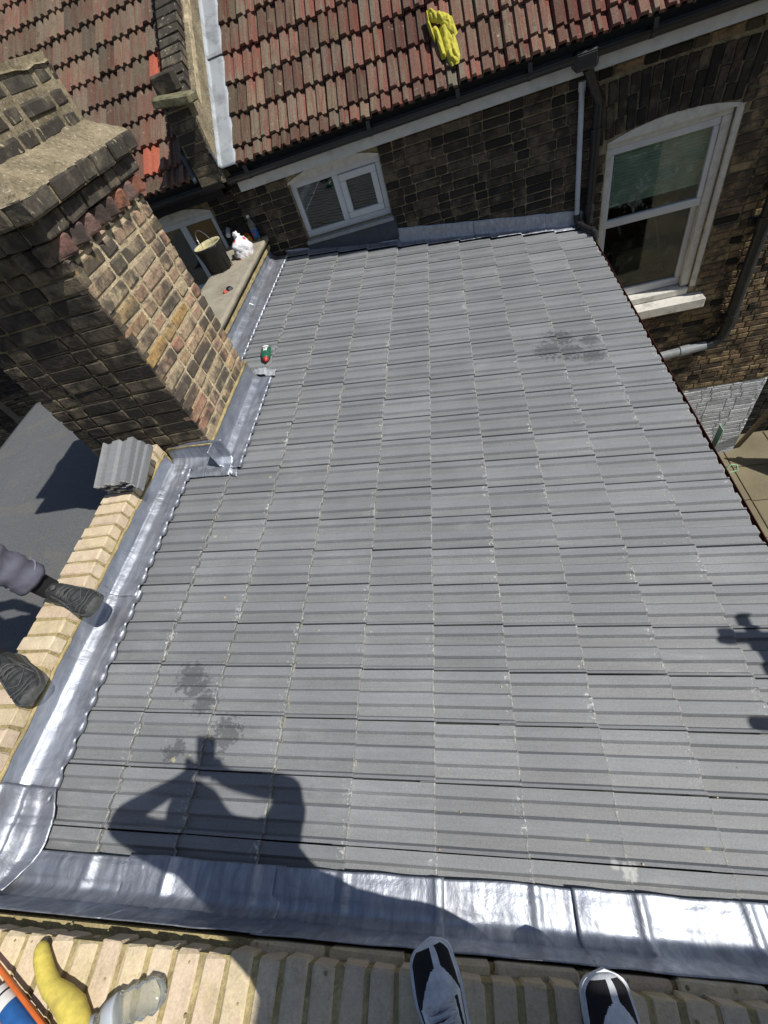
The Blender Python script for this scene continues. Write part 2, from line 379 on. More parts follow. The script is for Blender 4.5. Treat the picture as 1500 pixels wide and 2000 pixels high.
c = t.mix(1.0, (0.20, 0.175, 0.115), t.ramp(b, [(0.3, 0.75), (0.7, 1.15)]), 'MULTIPLY'); c = t.mix(1.0, c, t.ramp(a, [(0.3, 0.85), (0.7, 1.1)]), 'MULTIPLY')
c = t.mix(t.step(t.noise(0.55, 2), 0.52, 0.6), c, (0.13, 0.12, 0.095)); t.bump(a, 0.5, 0.004); MAT['patio'] = t.fin(c, 0.9, 0, 0.2)

# plastics, paint, fabrics, metals
MAT['upvc'] = plain('white_plastic', (0.58, 0.60, 0.62), 0.35, var=0.06, sc_=9, dirt=0.12)
MAT['white_wood'] = plain('white_paint', (0.58, 0.565, 0.52), 0.6, var=0.14, sc_=24, bump=0.5, dirt=0.35)
MAT['fascia'] = plain('fascia_paint', (0.56, 0.56, 0.54), 0.55, var=0.12, sc_=16, bump=0.3, dirt=0.3)
MAT['black_plastic'] = plain('black_plastic', (0.018, 0.019, 0.021), 0.38, var=0.25, sc_=20)
MAT['soil_pipe'] = plain('soil_pipe_paint', (0.020, 0.024, 0.028), 0.40, var=0.2, sc_=25, bump=0.2, dirt=0.3)
MAT['grey_pipe'] = plain('grey_pipe', (0.25, 0.27, 0.285), 0.45, var=0.12, sc_=20, dirt=0.3)
MAT['pale_pipe'] = plain('pale_pipe', (0.46, 0.50, 0.55), 0.45, var=0.12, sc_=14, dirt=0.35)
MAT['brown_gutter'] = plain('brown_gutter', (0.055, 0.017, 0.013), 0.45, var=0.2, sc_=20)
MAT['green_strap'] = plain('green_strap', (0.30, 0.50, 0.30), 0.6, var=0.2, sc_=40)
MAT['timber'] = plain('old_timber', (0.14, 0.11, 0.07), 0.85, var=0.35, sc_=35, bump=0.6)
MAT['board'] = plain('brown_board', (0.20, 0.125, 0.05), 0.8, var=0.15, sc_=12)
MAT['blind'] = plain('blind_slat', (0.07, 0.085, 0.075), 0.7, var=0.2, sc_=10)
MAT['pale_blind'] = plain('pale_blind', (0.40, 0.47, 0.42), 0.75, var=0.25, sc_=9)
MAT['room'] = plain('room_dark', (0.035, 0.036, 0.037), 0.9)
MAT['bucket'] = plain('bucket_black', (0.010, 0.010, 0.011), 0.45, var=0.3, sc_=40, dirt=0.0, bump=0.2)
MAT['residue'] = plain('mortar_residue', (0.47, 0.43, 0.25), 0.9, var=0.3, sc_=35, bump=0.8)
MAT['wire'] = plain('galvanised_wire', (0.55, 0.55, 0.53), 0.35, 0.8)
MAT['tarp'] = plain('blue_grey_sheet', (0.045, 0.058, 0.078), 0.6, var=0.3, sc_=14)
MAT['yellow_fabric'] = plain('yellow_fabric', (0.45, 0.41, 0.05), 0.85, var=0.22, sc_=50, bump=0.5, dirt=0.12)
MAT['yellow_plastic'] = plain('yellow_plastic', (0.60, 0.49, 0.10), 0.7, var=0.18, sc_=60, bump=0.25, dirt=0.2)
MAT['orange'] = plain('orange_paint', (0.55, 0.13, 0.028), 0.42, var=0.14, sc_=40)
MAT['blue_label'] = plain('blue_label', (0.022, 0.10, 0.30), 0.42, var=0.22, sc_=50)
MAT['white_label'] = plain('white_label', (0.62, 0.62, 0.60), 0.5, var=0.12, sc_=80)
MAT['red'] = plain('red_plastic', (0.42, 0.035, 0.028), 0.4, var=0.2, sc_=50)
MAT['green_plastic'] = plain('green_plastic', (0.018, 0.11, 0.062), 0.32, var=0.2, sc_=50)
MAT['purple'] = plain('purple_wrapper', (0.12, 0.022, 0.09), 0.4, var=0.4, sc_=60)
MAT['shoe_white'] = plain('shoe_pale_leather', (0.68, 0.71, 0.76), 0.62, var=0.18, sc_=60, bump=0.3, dirt=0.25)
MAT['shoe_black'] = plain('shoe_black_mesh', (0.014, 0.014, 0.016), 0.8, var=0.3, sc_=200, bump=0.4)
MAT['lace'] = plain('grey_lace', (0.55, 0.57, 0.61), 0.85, var=0.25, sc_=150, bump=0.5)
MAT['boot'] = plain('worn_boot', (0.030, 0.033, 0.036), 0.7, var=0.5, sc_=55, bump=1.0, dirt=0.2)
MAT['boot_sole'] = plain('boot_sole', (0.07, 0.074, 0.072), 0.8, var=0.3, sc_=60, bump=0.6)
MAT['sock'] = plain('black_sock', (0.010, 0.010, 0.012), 0.95, var=0.2, sc_=200, bump=0.4)
MAT['work_trousers'] = plain('work_trousers', (0.105, 0.105, 0.14), 0.85, var=0.22, sc_=22, bump=0.7)
MAT['seam'] = plain('grey_seam', (0.20, 0.20, 0.25), 0.85)
MAT['dark_cloth'] = plain('dark_cloth', (0.016, 0.016, 0.018), 0.9, var=0.2, sc_=30, bump=0.4)
MAT['shirt'] = plain('work_shirt', (0.09, 0.10, 0.12), 0.9, var=0.2, sc_=30, bump=0.4)
MAT['skin'] = plain('skin', (0.36, 0.22, 0.15), 0.6)
MAT['hair'] = plain('dark_hair', (0.02, 0.016, 0.012), 0.7)
MAT['steel'] = plain('scaffold_steel', (0.42, 0.43, 0.44), 0.5, 0.6, var=0.2)
MAT['orange_packet'] = plain('orange_packet', (0.40, 0.15, 0.03), 0.4, var=0.6, sc_=26, bump=1.0)
t = NT('thin_clear'); t.fin((0.88, 0.91, 0.88), 0.08, 0, 0.6, **{'Transmission Weight': 0.90, 'IOR': 1.3}); MAT['clear'] = t.mat
t = NT('carrier_bag'); vo = t.n('TexVoronoi'); t.put(vo.inputs['Vector'], t.pos()); vo.inputs['Scale'].default_value = 15; vo.inputs['Randomness'].default_value = 0.5
c = t.mix(t.step(vo.outputs['Distance'], 0.30, 0.25), t.mix(t.step(t.noise(20, 3), 0.4, 0.6), (0.78, 0.78, 0.80), (0.66, 0.68, 0.72)), (0.62, 0.10, 0.10))
t.bump(t.noise(30, 4, dist=1.5), 0.8, 0.012); MAT['bag'] = t.fin(c, 0.35, 0, 0.5, **{'Subsurface Weight': 0.0})
t = NT('window_glass'); t.t.nodes.remove(t.b)
fr = t.n('LayerWeight'); fr.inputs[0].default_value = 0.5; gl = t.n('BsdfGlossy'); gl.inputs['Roughness'].default_value = 0.03
tr = t.n('BsdfTransparent'); tr.inputs[0].default_value = (0.80, 0.86, 0.83, 1); mx = t.n('MixShader')
q = t.m('ADD', 0.07, t.m('MULTIPLY', 0.9, t.m('POWER', fr.outputs['Facing'], 4.0)), clamp=True); t.t.links.new(q, mx.inputs[0]); t.t.links.new(tr.outputs[0], mx.inputs[1]); t.t.links.new(gl.outputs[0], mx.inputs[2])
df = t.n('BsdfDiffuse'); df.inputs[0].default_value = (0.45, 0.5, 0.46, 1); m2 = t.n('MixShader')
t.t.links.new(t.m('MULTIPLY', t.step(t.noise(9, 6, rough=0.7, dist=1.0), 0.50, 0.78), 0.12), m2.inputs[0])
t.t.links.new(mx.outputs[0], m2.inputs[1]); t.t.links.new(df.outputs[0], m2.inputs[2]); t.t.links.new(m2.outputs[0], t.out.inputs[0]); MAT['glass'] = t.mat
MAT['glass_dusty'] = t.mat.copy(); MAT['glass_dusty'].name = 'dusty_glass'
for q in MAT['glass_dusty'].node_tree.nodes:
    if q.type == 'MATH' and q.operation == 'MULTIPLY' and abs(q.inputs[1].default_value - 0.12) < 1e-4: q.inputs[1].default_value = 0.42
# ------------------------------------------------------------------ bricklaying
BRK = {}
def brick_mesh(w_, dp, h_, mat_, ch=0.005, jit=0.0012, nvar=4, pick=0):
    key = (round(w_, 3), round(dp, 3), round(h_, 3), mat_.name, pick % nvar)
    if key not in BRK:
        rg = random.Random(hash(key[:3]) % 9999 + key[4] * 77)
        vs, fs = chbox((w_, dp, h_), ch, jit, rg)
        m = MB(); m.add(vs, fs); BRK[key] = m.mesh('brick', mat_)
    return BRK[key]
def courses(u0, u1, z0, z1, ch_, rg, joint=0.010, st=0.215, hd=0.1025, openings=(), bond='flemish', soldier=()):
    out = []; k = 0; z = z0
    while z < z1 - 0.02:
        zt = min(z + ch_, z1); u = u0 - (0 if k % 2 == 0 else (hd + joint) * 0.5 + st * 0.25); i = k
        while u < u1:
            L = (st if (i % 2 == 0) else hd) if bond == 'flemish' else st
            L *= rg.uniform(0.95, 1.04)
            spans = [(max(u, u0), min(u + L, u1))]
            for (a, b, c, e) in openings:
                if c < zt - 0.012 and e > z + 0.012:
                    ns = []
                    for (p, q) in spans:
                        if p < a: ns.append((p, min(q, a - 0.004)))
                        if q > b: ns.append((max(p, b + 0.004), q))
                    spans = ns
            for (p, q) in spans:
                if q - p > 0.028: out.append((p, q, z + joint * 0.5, zt - joint * 0.5))
            u += L + joint; i += 1
        z += ch_; k += 1
    return out
def place(rects, O, U, Z, N, depth, matf, parent, name='brick', limit=300, rg=random, proud=0.004, ch=0.005, tilt=0.004, q5=0.005, wob=0.004):
    """rects (u0,u1,z0,z1) on the plane O + uU + zZ, bricks with their faces proud of it along N"""
    O, U, Z, N = Vector(O), Vector(U), Vector(Z), Vector(N); D = -N
    todo = []
    for n_, (a, b, c, e) in enumerate(rects):
        cen = O + U * ((a + b) / 2) + Z * ((c + e) / 2)
        q = px(cen); vis = 0.0
        if q and -60 < q[0] < 1560 and -60 < q[1] < 2060: vis = (b - a) * (e - c) / (q[2] ** 2)
        todo.append((vis, n_, a, b, c, e, cen))
    todo.sort(key=lambda x: -x[0]); rest = MB(); rm = []
    for i, (vis, n_, a, b, c, e, cen) in enumerate(todo):
        w_ = max(q5, round((b - a) / q5) * q5); h_ = max(q5, round((e - c) / q5) * q5); mt = matf(a, b, c, e, rg)
        cen = cen + N * (proud + rg.uniform(-wob, wob) - depth / 2)
        rot = Matrix.Rotation(rg.uniform(-tilt, tilt), 3, N) @ Matrix.Rotation(rg.uniform(-0.012, 0.012), 3, Z)
        ax = [rot @ U, rot @ D, rot @ Z]
        me = brick_mesh(w_, depth, h_, mt, ch, pick=n_)
        if i < limit and vis > 0:
            o = link(name, me, parent)
            o.matrix_basis = Matrix(((ax[0].x, ax[1].x, ax[2].x, cen.x), (ax[0].y, ax[1].y, ax[2].y, cen.y), (ax[0].z, ax[1].z, ax[2].z, cen.z), (0, 0, 0, 1)))
        else:
            if mt not in rm: rm.append(mt)
            rest.add([cen + ax[0] * v.co.x + ax[1] * v.co.y + ax[2] * v.co.z for v in me.vertices], [tuple(p.vertices) for p in me.polygons], rm.index(mt))
    if rest.v:
        tag(rest.build(name + 's_beyond', rm, parent), kind='stuff')

# ------------------------------------------------------------------ ground
m = MB(); m.box((0, 0, GZ - 0.15), (160, 160, 0.3)); gr = tag(m.build('ground', MAT['patio']), kind='structure')
for i in range(8):
    for j in range(7):
        m = MB(); m.box((2.15 + .61 * i, 1.2 + .61 * j + .012 * (i % 3), GZ + .012), (.60, .60, .03), ch=.006); m.build('paving_slab', MAT['patio'], gr)

# ------------------------------------------------------------------ the house behind the roof
rg = random.Random(11)
house = thing('terraced_house', 'dark brick rear of the terraced house under the red tiled roof, with a sash window', 'house', (1.0, YW, GZ))
W1 = (-1.175, -0.295, 0.325, 0.80)           # small casement
W2 = (1.63, 2.585, -1.19, 0.36)              # tall sash
m = MB()
ops = [W1, W2]
def wall_panels(m, x0, x1, z0, z1, y, ops, th):   # backing cut round the openings
    xs = sorted({x0, x1, *[o[0] for o in ops], *[o[1] for o in ops]}); zs = sorted({z0, z1, *[o[2] for o in ops], *[o[3] for o in ops]})
    for i in range(len(xs) - 1):
        for j in range(len(zs) - 1):
            cx, cz = (xs[i] + xs[i + 1]) / 2, (zs[j] + zs[j + 1]) / 2
            if x0 <= cx <= x1 and z0 <= cz <= z1 and not any(o[0] < cx < o[1] and o[2] < cz < o[3] for o in ops):
                m.box((cx, y + th / 2, cz), (xs[i + 1] - xs[i], th, zs[j + 1] - zs[j]))
wall_panels(m, -1.72, 3.79, -2.55, 1.05, YW + 0.004, ops, 0.26)
wall = m.build('brick_wall', MAT['house_mortar'], house)
arch1 = (W1[0] - 0.03, W1[1] + 0.03, W1[2] - 0.09, W1[3] + 0.10)
arch2 = (W2[0] - 0.10, W2[1] + 0.10, W2[3] - 0.02, 0.80)
rects = courses(-1.72, 3.79, -2.52, 1.0, 0.0705, rg, openings=[(W1[0] - .004, W1[1] + .004, W1[2] - 0.085, 0.865), (W2[0] - .006, W2[1] + .066, W2[2] - 0.10, W2[3] + .04), arch2])
def hm(a, b, c, e, rg_):
    u = (a + b) / 2; z = (c + e) / 2
    if -0.35 < u < 1.5 and 0.10 < z + 0.09 * (u - 0.5) < 0.30: return MAT['dark_brick'] if rg_.random() < 0.6 else MAT['house_brick']
    if z > 0.30 and u < 1.6: return MAT['dark_brick'] if rg_.random() < 0.18 else MAT['house_brick']
    if u < -1.1: return MAT['dark_brick'] if rg_.random() < 0.7 else MAT['house_brick']
    if u > 1.65: return MAT['sunlit_stock'] if rg_.random() < 0.93 else MAT['dark_brick']
    return MAT['house_brick'] if rg_.random() < 0.92 else MAT['dark_brick']
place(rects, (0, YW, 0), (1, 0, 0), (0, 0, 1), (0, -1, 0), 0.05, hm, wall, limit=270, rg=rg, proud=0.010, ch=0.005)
# soldier arch over the sash window
for k in range(15):
    u = arch2[0] + 0.035 + k * 0.077; dx = (u - (W2[0] + W2[1]) / 2)
    zt = 0.78 - 0.10 * dx * dx * 0.5; rise = 0.395 + 0.05 * (1 - (dx / 0.5) ** 2) if abs(dx) < 0.5 else 0.37
    split = rise + (0.225 if k % 2 else 0.11)
    for (a, b) in ((rise, split - 0.005), (split + 0.005, zt)):
        if b - a < 0.03: continue
        me = brick_mesh(0.066, 0.05, round((b - a) / 0.005) * 0.005, MAT['house_brick'] if rg.random() < .6 else MAT['dark_brick'], 0.004, pick=k)
        o = link('arch_brick', me, wall); an = dx * 0.20
        o.matrix_basis = Matrix.Translation((u + an * 0.12, YW + 0.011 + rg.uniform(-.003, .003), (a + b) / 2)) @ Matrix.Rotation(an, 4, 'Y')
# painted lower wall
m = MB(); m.box(((2.2 + 3.79) / 2, YW + 0.13, (GZ - 2.55) / 2), (3.79 - 2.2, 0.252, -2.55 - GZ)); m.box((0.0, YW + 0.16, (GZ - 2.55) / 2), (4.39, 0.25, -2.55 - GZ - 0.01))
wall2 = tag(m.build('painted_wall', MAT['white_mortar'], house), 'white painted lower brick wall')
place(courses(2.2, 3.79, GZ, -2.555, 0.072, rg), (0, YW, 0), (1, 0, 0), (0, 0, 1), (0, -1, 0), 0.04, lambda *a: MAT['white_brick'], wall2, limit=200, rg=rg, proud=0.003, ch=.003, wob=.0015, tilt=.002)
# rooms behind the panes
m = MB()
for (a, b, c, e) in (W1, W2):
    m.box(((a + b) / 2, YW + 1.2, (c + e) / 2), (b - a + 0.8, 0.05, e - c + 0.8))
    m.box(((a + b) / 2, YW + 0.72, c - 0.42), (b - a + 0.8, 0.95, 0.03)); m.box(((a + b) / 2, YW + 0.72, e + 0.42), (b - a + 0.8, 0.95, 0.03))
    for sx in (a - 0.41, b + 0.41): m.box((sx, YW + 0.72, (c + e) / 2), (0.03, 0.95, e - c + 0.8))
m.build('dark_room', MAT['room'], house)

def arch_piece(m, x0, x1, z, rise0, rise1, y0, y1, n=14):      # board whose top is a segmental arch
    top = []; bot = []
    for i in range(n + 1):
        q = i / n; x = x0 + (x1 - x0) * q
        top.append(Vector((x, y0, z + rise0 + (rise1 - rise0) * (1 - (2 * q - 1) ** 2)))); bot.append(Vector((x, y0, z)))
    m.prism(bot + top[::-1], (0, y1 - y0, 0))
# small casement window
win = MB(); a, b, c, e = W1; fy = YW + 0.035
mid = (a + b) / 2 + 0.0
for (x0, x1, z0, z1) in ((a, b, c, c + 0.055), (a, b, e - 0.05, e), (a, a + 0.05, c + .055, e - .05), (b - 0.05, b, c + .055, e - .05), (mid - 0.03, mid + 0.03, c + .055, e - .05)):
    win.box(((x0 + x1) / 2, fy + 0.03, (z0 + z1) / 2), (x1 - x0, 0.06, z1 - z0), ch=0.004)
w1 = tag(win.build('casement_window', MAT['upvc'], house), 'small white two pane casement window')
m = MB(); x0, x1, z0, z1 = mid + 0.032, b - 0.052, c + 0.057, e - 0.052
for (p, q, s_, u) in ((x0, x1, z0, z0 + 0.055), (x0, x1, z1 - 0.055, z1), (x0, x0 + 0.055, z0 + .055, z1 - .055), (x1 - 0.055, x1, z0 + .055, z1 - .055)):
    m.box(((p + q) / 2, fy + 0.012, (s_ + u) / 2), (q - p, 0.05, u - s_), ch=0.005)
m.build('opening_sash', MAT['upvc'], w1)
m = MB(); m.box(((a + mid) / 2, fy + 0.03, (c + e) / 2), (mid - a, 0.008, e - c - 0.06)); m.build('pane', MAT['glass'], w1)
m = MB(); m.box(((mid + b) / 2, fy + 0.022, (c + e) / 2), (b - mid - 0.1, 0.008, e - c - 0.12)); m.build('pane', MAT['glass'], w1)
m = MB(); arch_piece(m, a - 0.005, b + 0.005, e + 0.001, 0.012, 0.085, YW - .004, fy + 0.06); m.build('arched_head', MAT['white_wood'], w1)
m = MB(); m.box(((a + b) / 2, YW + 0.015, c - 0.022), (b - a + 0.03, 0.12, 0.035), ch=0.005); m.build('sill', MAT['grey_pipe'], w1)
m = MB()
for k in range(16): m.box(((a + b) / 2, fy + 0.13, c + 0.03 + k * 0.029), (b - a - 0.08, 0.022, 0.004), axes=(Vector((1, 0, 0)), Vector((0, .82, -.57)), Vector((0, .57, .82))))
m.build('blind', MAT['blind'], w1)
# tall sash window
a, b, c, e = W2; m = MB(); fy = YW + 0.03; mz = -0.305
for (x0, x1, z0, z1) in ((b - 0.075, b, c + 0.09, e - 0.045), (a, a + 0.045, c + 0.09, e - 0.045), (a, b, e - 0.045, e)):
    m.box(((x0 + x1) / 2, fy + 0.045, (z0 + z1) / 2), (x1 - x0, 0.10, z1 - z0), ch=0.006)
w2 = tag(m.build('sash_window', MAT['white_wood'], house), 'tall white sash window with arched head and blind in the upper pane')
m = MB()
for (x0, x1, z0, z1) in ((a + 0.045, b - 0.075, mz - 0.03, mz + 0.035), (a + 0.045, b - 0.075, e - 0.10, e - 0.047), (a + 0.045, a + 0.075, mz + .036, e - 0.102), (b - 0.12, b - 0.075, mz + .036, e - 0.102)):
    m.box(((x0 + x1) / 2, fy + 0.03, (z0 + z1) / 2), (x1 - x0 - 0.002, 0.045, z1 - z0), ch=0.004)
m.build('upper_sash', MAT['upvc'], w2)
m = MB()
for (x0, x1, z0, z1) in ((a + 0.045, b - 0.075, c + 0.091, c + 0.17), (a + 0.045, a + 0.085, c + .171, mz - 0.031), (b - 0.125, b - 0.075, c + .171, mz - 0.031)):
    m.box(((x0 + x1) / 2, fy + 0.075, (z0 + z1) / 2), (x1 - x0 - 0.002, 0.045, z1 - z0), ch=0.004)
m.build('lower_sash', MAT['upvc'], w2)
m = MB(); m.box(((a + b) / 2, fy + 0.03, (mz + e) / 2), (b - a - 0.14, 0.006, e - mz - 0.08)); m.build('pane', MAT['glass_dusty'], w2)
m = MB(); m.box(((a + b) / 2, fy + 0.08, (mz + c) / 2 + 0.05), (b - a - 0.14, 0.006, mz - c - 0.16)); m.build('pane', MAT['glass'], w2)
m = MB(); arch_piece(m, a - 0.004, b + 0.06, e + 0.001, 0.008, 0.085, YW - .004, fy + 0.09); m.build('arched_head', MAT['white_wood'], w2)
m = MB(); m.box((b + 0.03, YW + 0.024, (c + e) / 2 + 0.05), (0.055, 0.06, e - c - 0.06), ch=0.008); m.build('reveal_render', MAT['white_wood'], w2)
m = MB(); m.box(((a + b) / 2 + 0.02, YW - 0.03, c - 0.045), (b - a + 0.22, 0.24, 0.10), ch=0.006)
m.box(((a + b) / 2, fy + 0.02, c + 0.045), (b - a - 0.01, 0.12, 0.075), ch=0.01); m.build('sill', MAT['white_wood'], w2)
m = MB()
for k in range(22): m.box(((a + b) / 2, fy + 0.075, mz + 0.14 + k * 0.025), (b - a - 0.12, 0.027, 0.003), axes=(Vector((1, 0, 0)), Vector((0, .25, -.97)), Vector((0, .97, .25))))
m.build('blind', MAT['pale_blind'], w2)
m = MB(); m.tube([(2.25, fy + 0.35, -0.45), (2.42, fy + 0.30, -1.05)], 0.012, 8); m.box((2.2, fy + .5, -0.95), (.5, .3, .35), ch=.03)
m.build('furniture', MAT['timber'], w2)

# fascia, gutter, pipes
m = MB(); m.box((0.75 + .5, EY + 0.075, EZ - 0.135), (5.65, 0.022, 0.12)); fas = m.build('fascia', MAT['fascia'], house)
m = MB(); m.box((0.75 + .5, EY + 0.155, EZ - 0.19), (5.65, 0.138, 0.012)); m.build('soffit', MAT['fascia'], house)
def gutter(m, x0, x1, y, z, rad, n=9, axis='x'):
    ring = [(-math.cos(math.pi * k / n) * rad, -math.sin(math.pi * k / n) * rad) for k in range(n + 1)]
    inner = [(p * 0.93, q * 0.93) for p, q in ring]
    loop = ring + inner[::-1]
    if axis == 'x': m.prism([Vector((x0, y + p, z + q)) for p, q in loop], (x1 - x0, 0, 0))
    else: m.prism([Vector((y + p, x0, z + q)) for p, q in loop], (0, x1 - x0, 0))
m = MB(); gutter(m, -1.62, 4.05, EY + 0.012, EZ - 0.055, 0.056); gut = m.build('gutter', MAT['black_plastic'], house)
for x in (-1.42, -0.30, 0.42, 0.95, 1.78, 2.7):
    m = MB(); m.prism([Vector((x, EY + .01 - math.cos(math.pi * k / 8) * .064, EZ - .05 - math.sin(math.pi * k / 8) * .064)) for k in range(9)], (0.028, 0, 0))
    m.box((x + .014, EY - .05, EZ - .03), (.03, .014, .05)); m.build('bracket', MAT['black_plastic'], gut)
m = MB(); m.box((1.36, EY + 0.02, EZ - 0.10), (0.17, 0.13, 0.11), ch=0.02); m.tube([(1.38, EY + .03, EZ - .15), (1.46, EY + 0.10, EZ - .30), (1.515, YW - .06, EZ - .40)], 0.036, 12)
m.build('gutter_outlet', MAT['black_plastic'], gut)
m = MB(); m.tube([(1.515, YW - 0.055, EZ - 0.38), (1.512, YW - 0.055, -0.19)], 0.036, 14)
for z in (0.45, -0.10): m.tube([(1.513, YW - .055, z), (1.513, YW - .055, z + .07)], 0.043, 14); m.box((1.513, YW - .01, z + .035), (.12, .02, .05), ch=.004)
tag(m.build('downpipe', MAT['black_plastic'], house), 'black rainwater downpipe')
m = MB(); m.tube([(1.385, YW - 0.04, 0.80), (1.405, YW - 0.04, -0.10)], 0.0215, 12)
m.tube([(1.385, YW - .04, .78), (1.3845, YW - .04, .84)], .027, 12)
tag(m.build('waste_pipe', MAT['pale_pipe'], house), 'thin pale grey waste pipe')
m = MB(); m.tube([(1.405, YW - 0.04, -0.10), (1.408, YW - 0.045, -0.155), (1.43, YW - .07, -.185), (1.47, YW - .13, -.205), (1.515, YW - .20, -.215), (1.535, YW - .235, -.225), (1.54, YW - .25, -.27)], 0.027, 12)
for p, q in (((1.43, YW - .07, -.185), (1.445, YW - .092, -.192)), ((1.51, YW - .19, -.213), (1.525, YW - .215, -.218))): m.tube([p, q], .034, 12)
m.build('pipe_shoe', MAT['black_plastic'], house)
m = MB(); sx = 3.055; sy = YW - 0.085
m.tube([(sx, sy, 1.0), (sx, sy, -1.62), (sx - .008, sy, -1.70), (sx - .035, sy, -1.77), (sx - .09, sy, -1.815), (sx - .15, sy, -1.83)], 0.056, 16)
for z in (-0.62, -1.58): m.tube([(sx, sy, z), (sx, sy, z + .10)], 0.065, 16); m.box((sx, YW - .015, z + .05), (.2, .03, .06), ch=.005)
for z in (-1.50, -1.53): m.tube([(sx, sy, z), (sx, sy, z + .012)], 0.068, 16)
soil = tag(m.build('soil_pipe', MAT['soil_pipe'], house), 'thick dark grey soil pipe with elbow')
m = MB(); m.tube([(sx - .15, sy, -1.83), (1.9, sy, -1.92)], 0.050, 16); m.tube([(sx - .32, sy, -1.843), (sx - .42, sy, -1.852)], .057, 16)
m.build('branch_pipe', MAT['grey_pipe'], soil)
m = MB(); m.tube([(sx - .1, sy + .03, -1.60), (sx - .2, sy + .05, -1.68), (sx - .23, sy + .05, -1.74), (sx - .16, sy + .04, -1.74)], .012, 6); m.tube([(sx - .06, sy - .05, -1.56), (sx - .2, sy + .02, -1.66)], .006, 6)
m.build('cable_tie', MAT['black_plastic'], soil)
m = MB(); m.box((2.42, YW - 0.16, -2.27), (0.30, 0.32, 0.10), ch=0.008); tag(m.build('door_canopy', MAT['upvc'], house), 'white plastic canopy edge')
m = MB(); m.tube([(-1.93, YW - .02, .62), (-1.90, YW - .14, .60)], .022, 10); m.build('overflow_pipe', MAT['pale_pipe'], house)
m = MB(); m.tube([(-1.66, YW - .05, .98), (-1.69, YW - .06, .80), (-1.62, YW - .05, .66), (-1.60, YW - .05, .58)], .004, 6); m.build('loose_cable', MAT['black_plastic'], house)
# ------------------------------------------------------------------ red tiled roofs
PROF_R = [(0.0, -0.006), (0.006, 0.002), (0.013, 0.024), (0.060, 0.027), (0.069, 0.003), (0.094, 0.001), (0.101, 0.022), (0.128, 0.025), (0.136, 0.003), (0.1685, 0.0)]
RT_W = 0.175
def red_tile_mesh(length, var, mat_):
    rg_ = random.Random(var * 31 + int(length * 1000)); m = MB(); th = 0.024
    rows = [0.0, 0.03, length]; vs = []
    for j, y in enumerate(rows):
        for (x, h) in PROF_R:
            jj = rg_.uniform(-0.003, 0.003) if j == 0 else 0
            vs.append((x, y + jj, h + (rg_.uniform(-.0012, .0012) if j < 2 else 0)))
    n = len(PROF_R); tb = len(vs)
    for (x, h) in PROF_R: vs.append((x, 0.004, h - th))
    for (x, h) in PROF_R: vs.append((x, length, h - th))
    fs = []
    for j in range(2):
        for i in range(n - 1): fs.append((j * n + i, j * n + i + 1, (j + 1) * n + i + 1, (j + 1) * n + i))
    for i in range(n - 1): fs.append((tb + i, tb + i + 1, i + 1, i)); fs.append((tb + n + i, tb + n + i + 1, tb + i + 1, tb + i))
    fs.append((0, n, 2 * n, tb + n, tb)); fs.append((n - 1, tb + n - 1, tb + 2 * n - 1, 3 * n - 1, 2 * n - 1))
    m.add(vs, fs); return m.mesh('roof_tile', mat_)
RTM = {}
def red_roof(parent, x0, x1, tails, rgs, special=(), limit=300):
    items = []
    for k, s0 in enumerate(tails[:-1]):
        n = int(round((x1 - x0) / RT_W))
        for i in range(n): items.append((k, i, x0 + i * RT_W, s0, tails[k + 1] - s0))
    def key(it):
        q = px(R3(it[2] + .08, it[3] + .12)); 
        return -(1 / q[2] if q and -60 < q[0] < 1560 and -80 < q[1] < 2050 else 0)
    items.sort(key=key); rest = MB()
    for c_, (k, i, x, s0, ex) in enumerate(items):
        L = ex + 0.06; v = rgs.randrange(4); new = (k, i) in special
        kk = (round(L, 3), v, new)
        if kk not in RTM: RTM[kk] = red_tile_mesh(L, v, MAT['new_red_tile'] if new else MAT['red_tile'])
        lift = 0.040 + rgs.uniform(-.004, .005); a = math.atan2(-0.036, L) + rgs.uniform(-.006, .006); yaw = rgs.uniform(-.006, .006)
        X = Vector((1, 0, 0)); Yv = (RS * math.cos(a) + RN * math.sin(a)); Zv = X.cross(Yv)
        o3 = R3(x + rgs.uniform(-.002, .002), s0 + rgs.uniform(-.006, .006), lift)
        mw = Matrix(((X.x, Yv.x, Zv.x, o3.x), (X.y, Yv.y, Zv.y, o3.y), (X.z, Yv.z, Zv.z, o3.z), (0, 0, 0, 1))) @ Matrix.Rotation(yaw, 4, 'Z')
        if c_ < limit and key((k, i, x, s0, ex)) < 0:
            o = link('roof_tile', RTM[kk], parent); o.matrix_basis = mw
        else:
            me = RTM[kk]; rest.add([mw @ v_.co for v_ in me.vertices], [tuple(p.vertices) for p in me.polygons])
    if rest.v: tag(rest.build('roof_tiles_beyond', MAT['red_tile'], parent), kind='stuff')
rg = random.Random(5)
TAILS = [-0.015, 0.125] + [0.125 + 0.270 * k for k in range(1, 9)]
def deck(x0, x1, s1):
    m = MB(); m.prism([R3(x0, 0.02, -0.012), R3(x0, s1, -0.012), R3(x0, s1, -0.10), R3(x0, 0.02, -0.10)], (x1 - x0, 0, 0)); return m
rf = deck(-1.60, 4.1, 3.2).build('roof', MAT['room'], house)
red_roof(rf, -1.475, 2.9, TAILS[:8], rg)

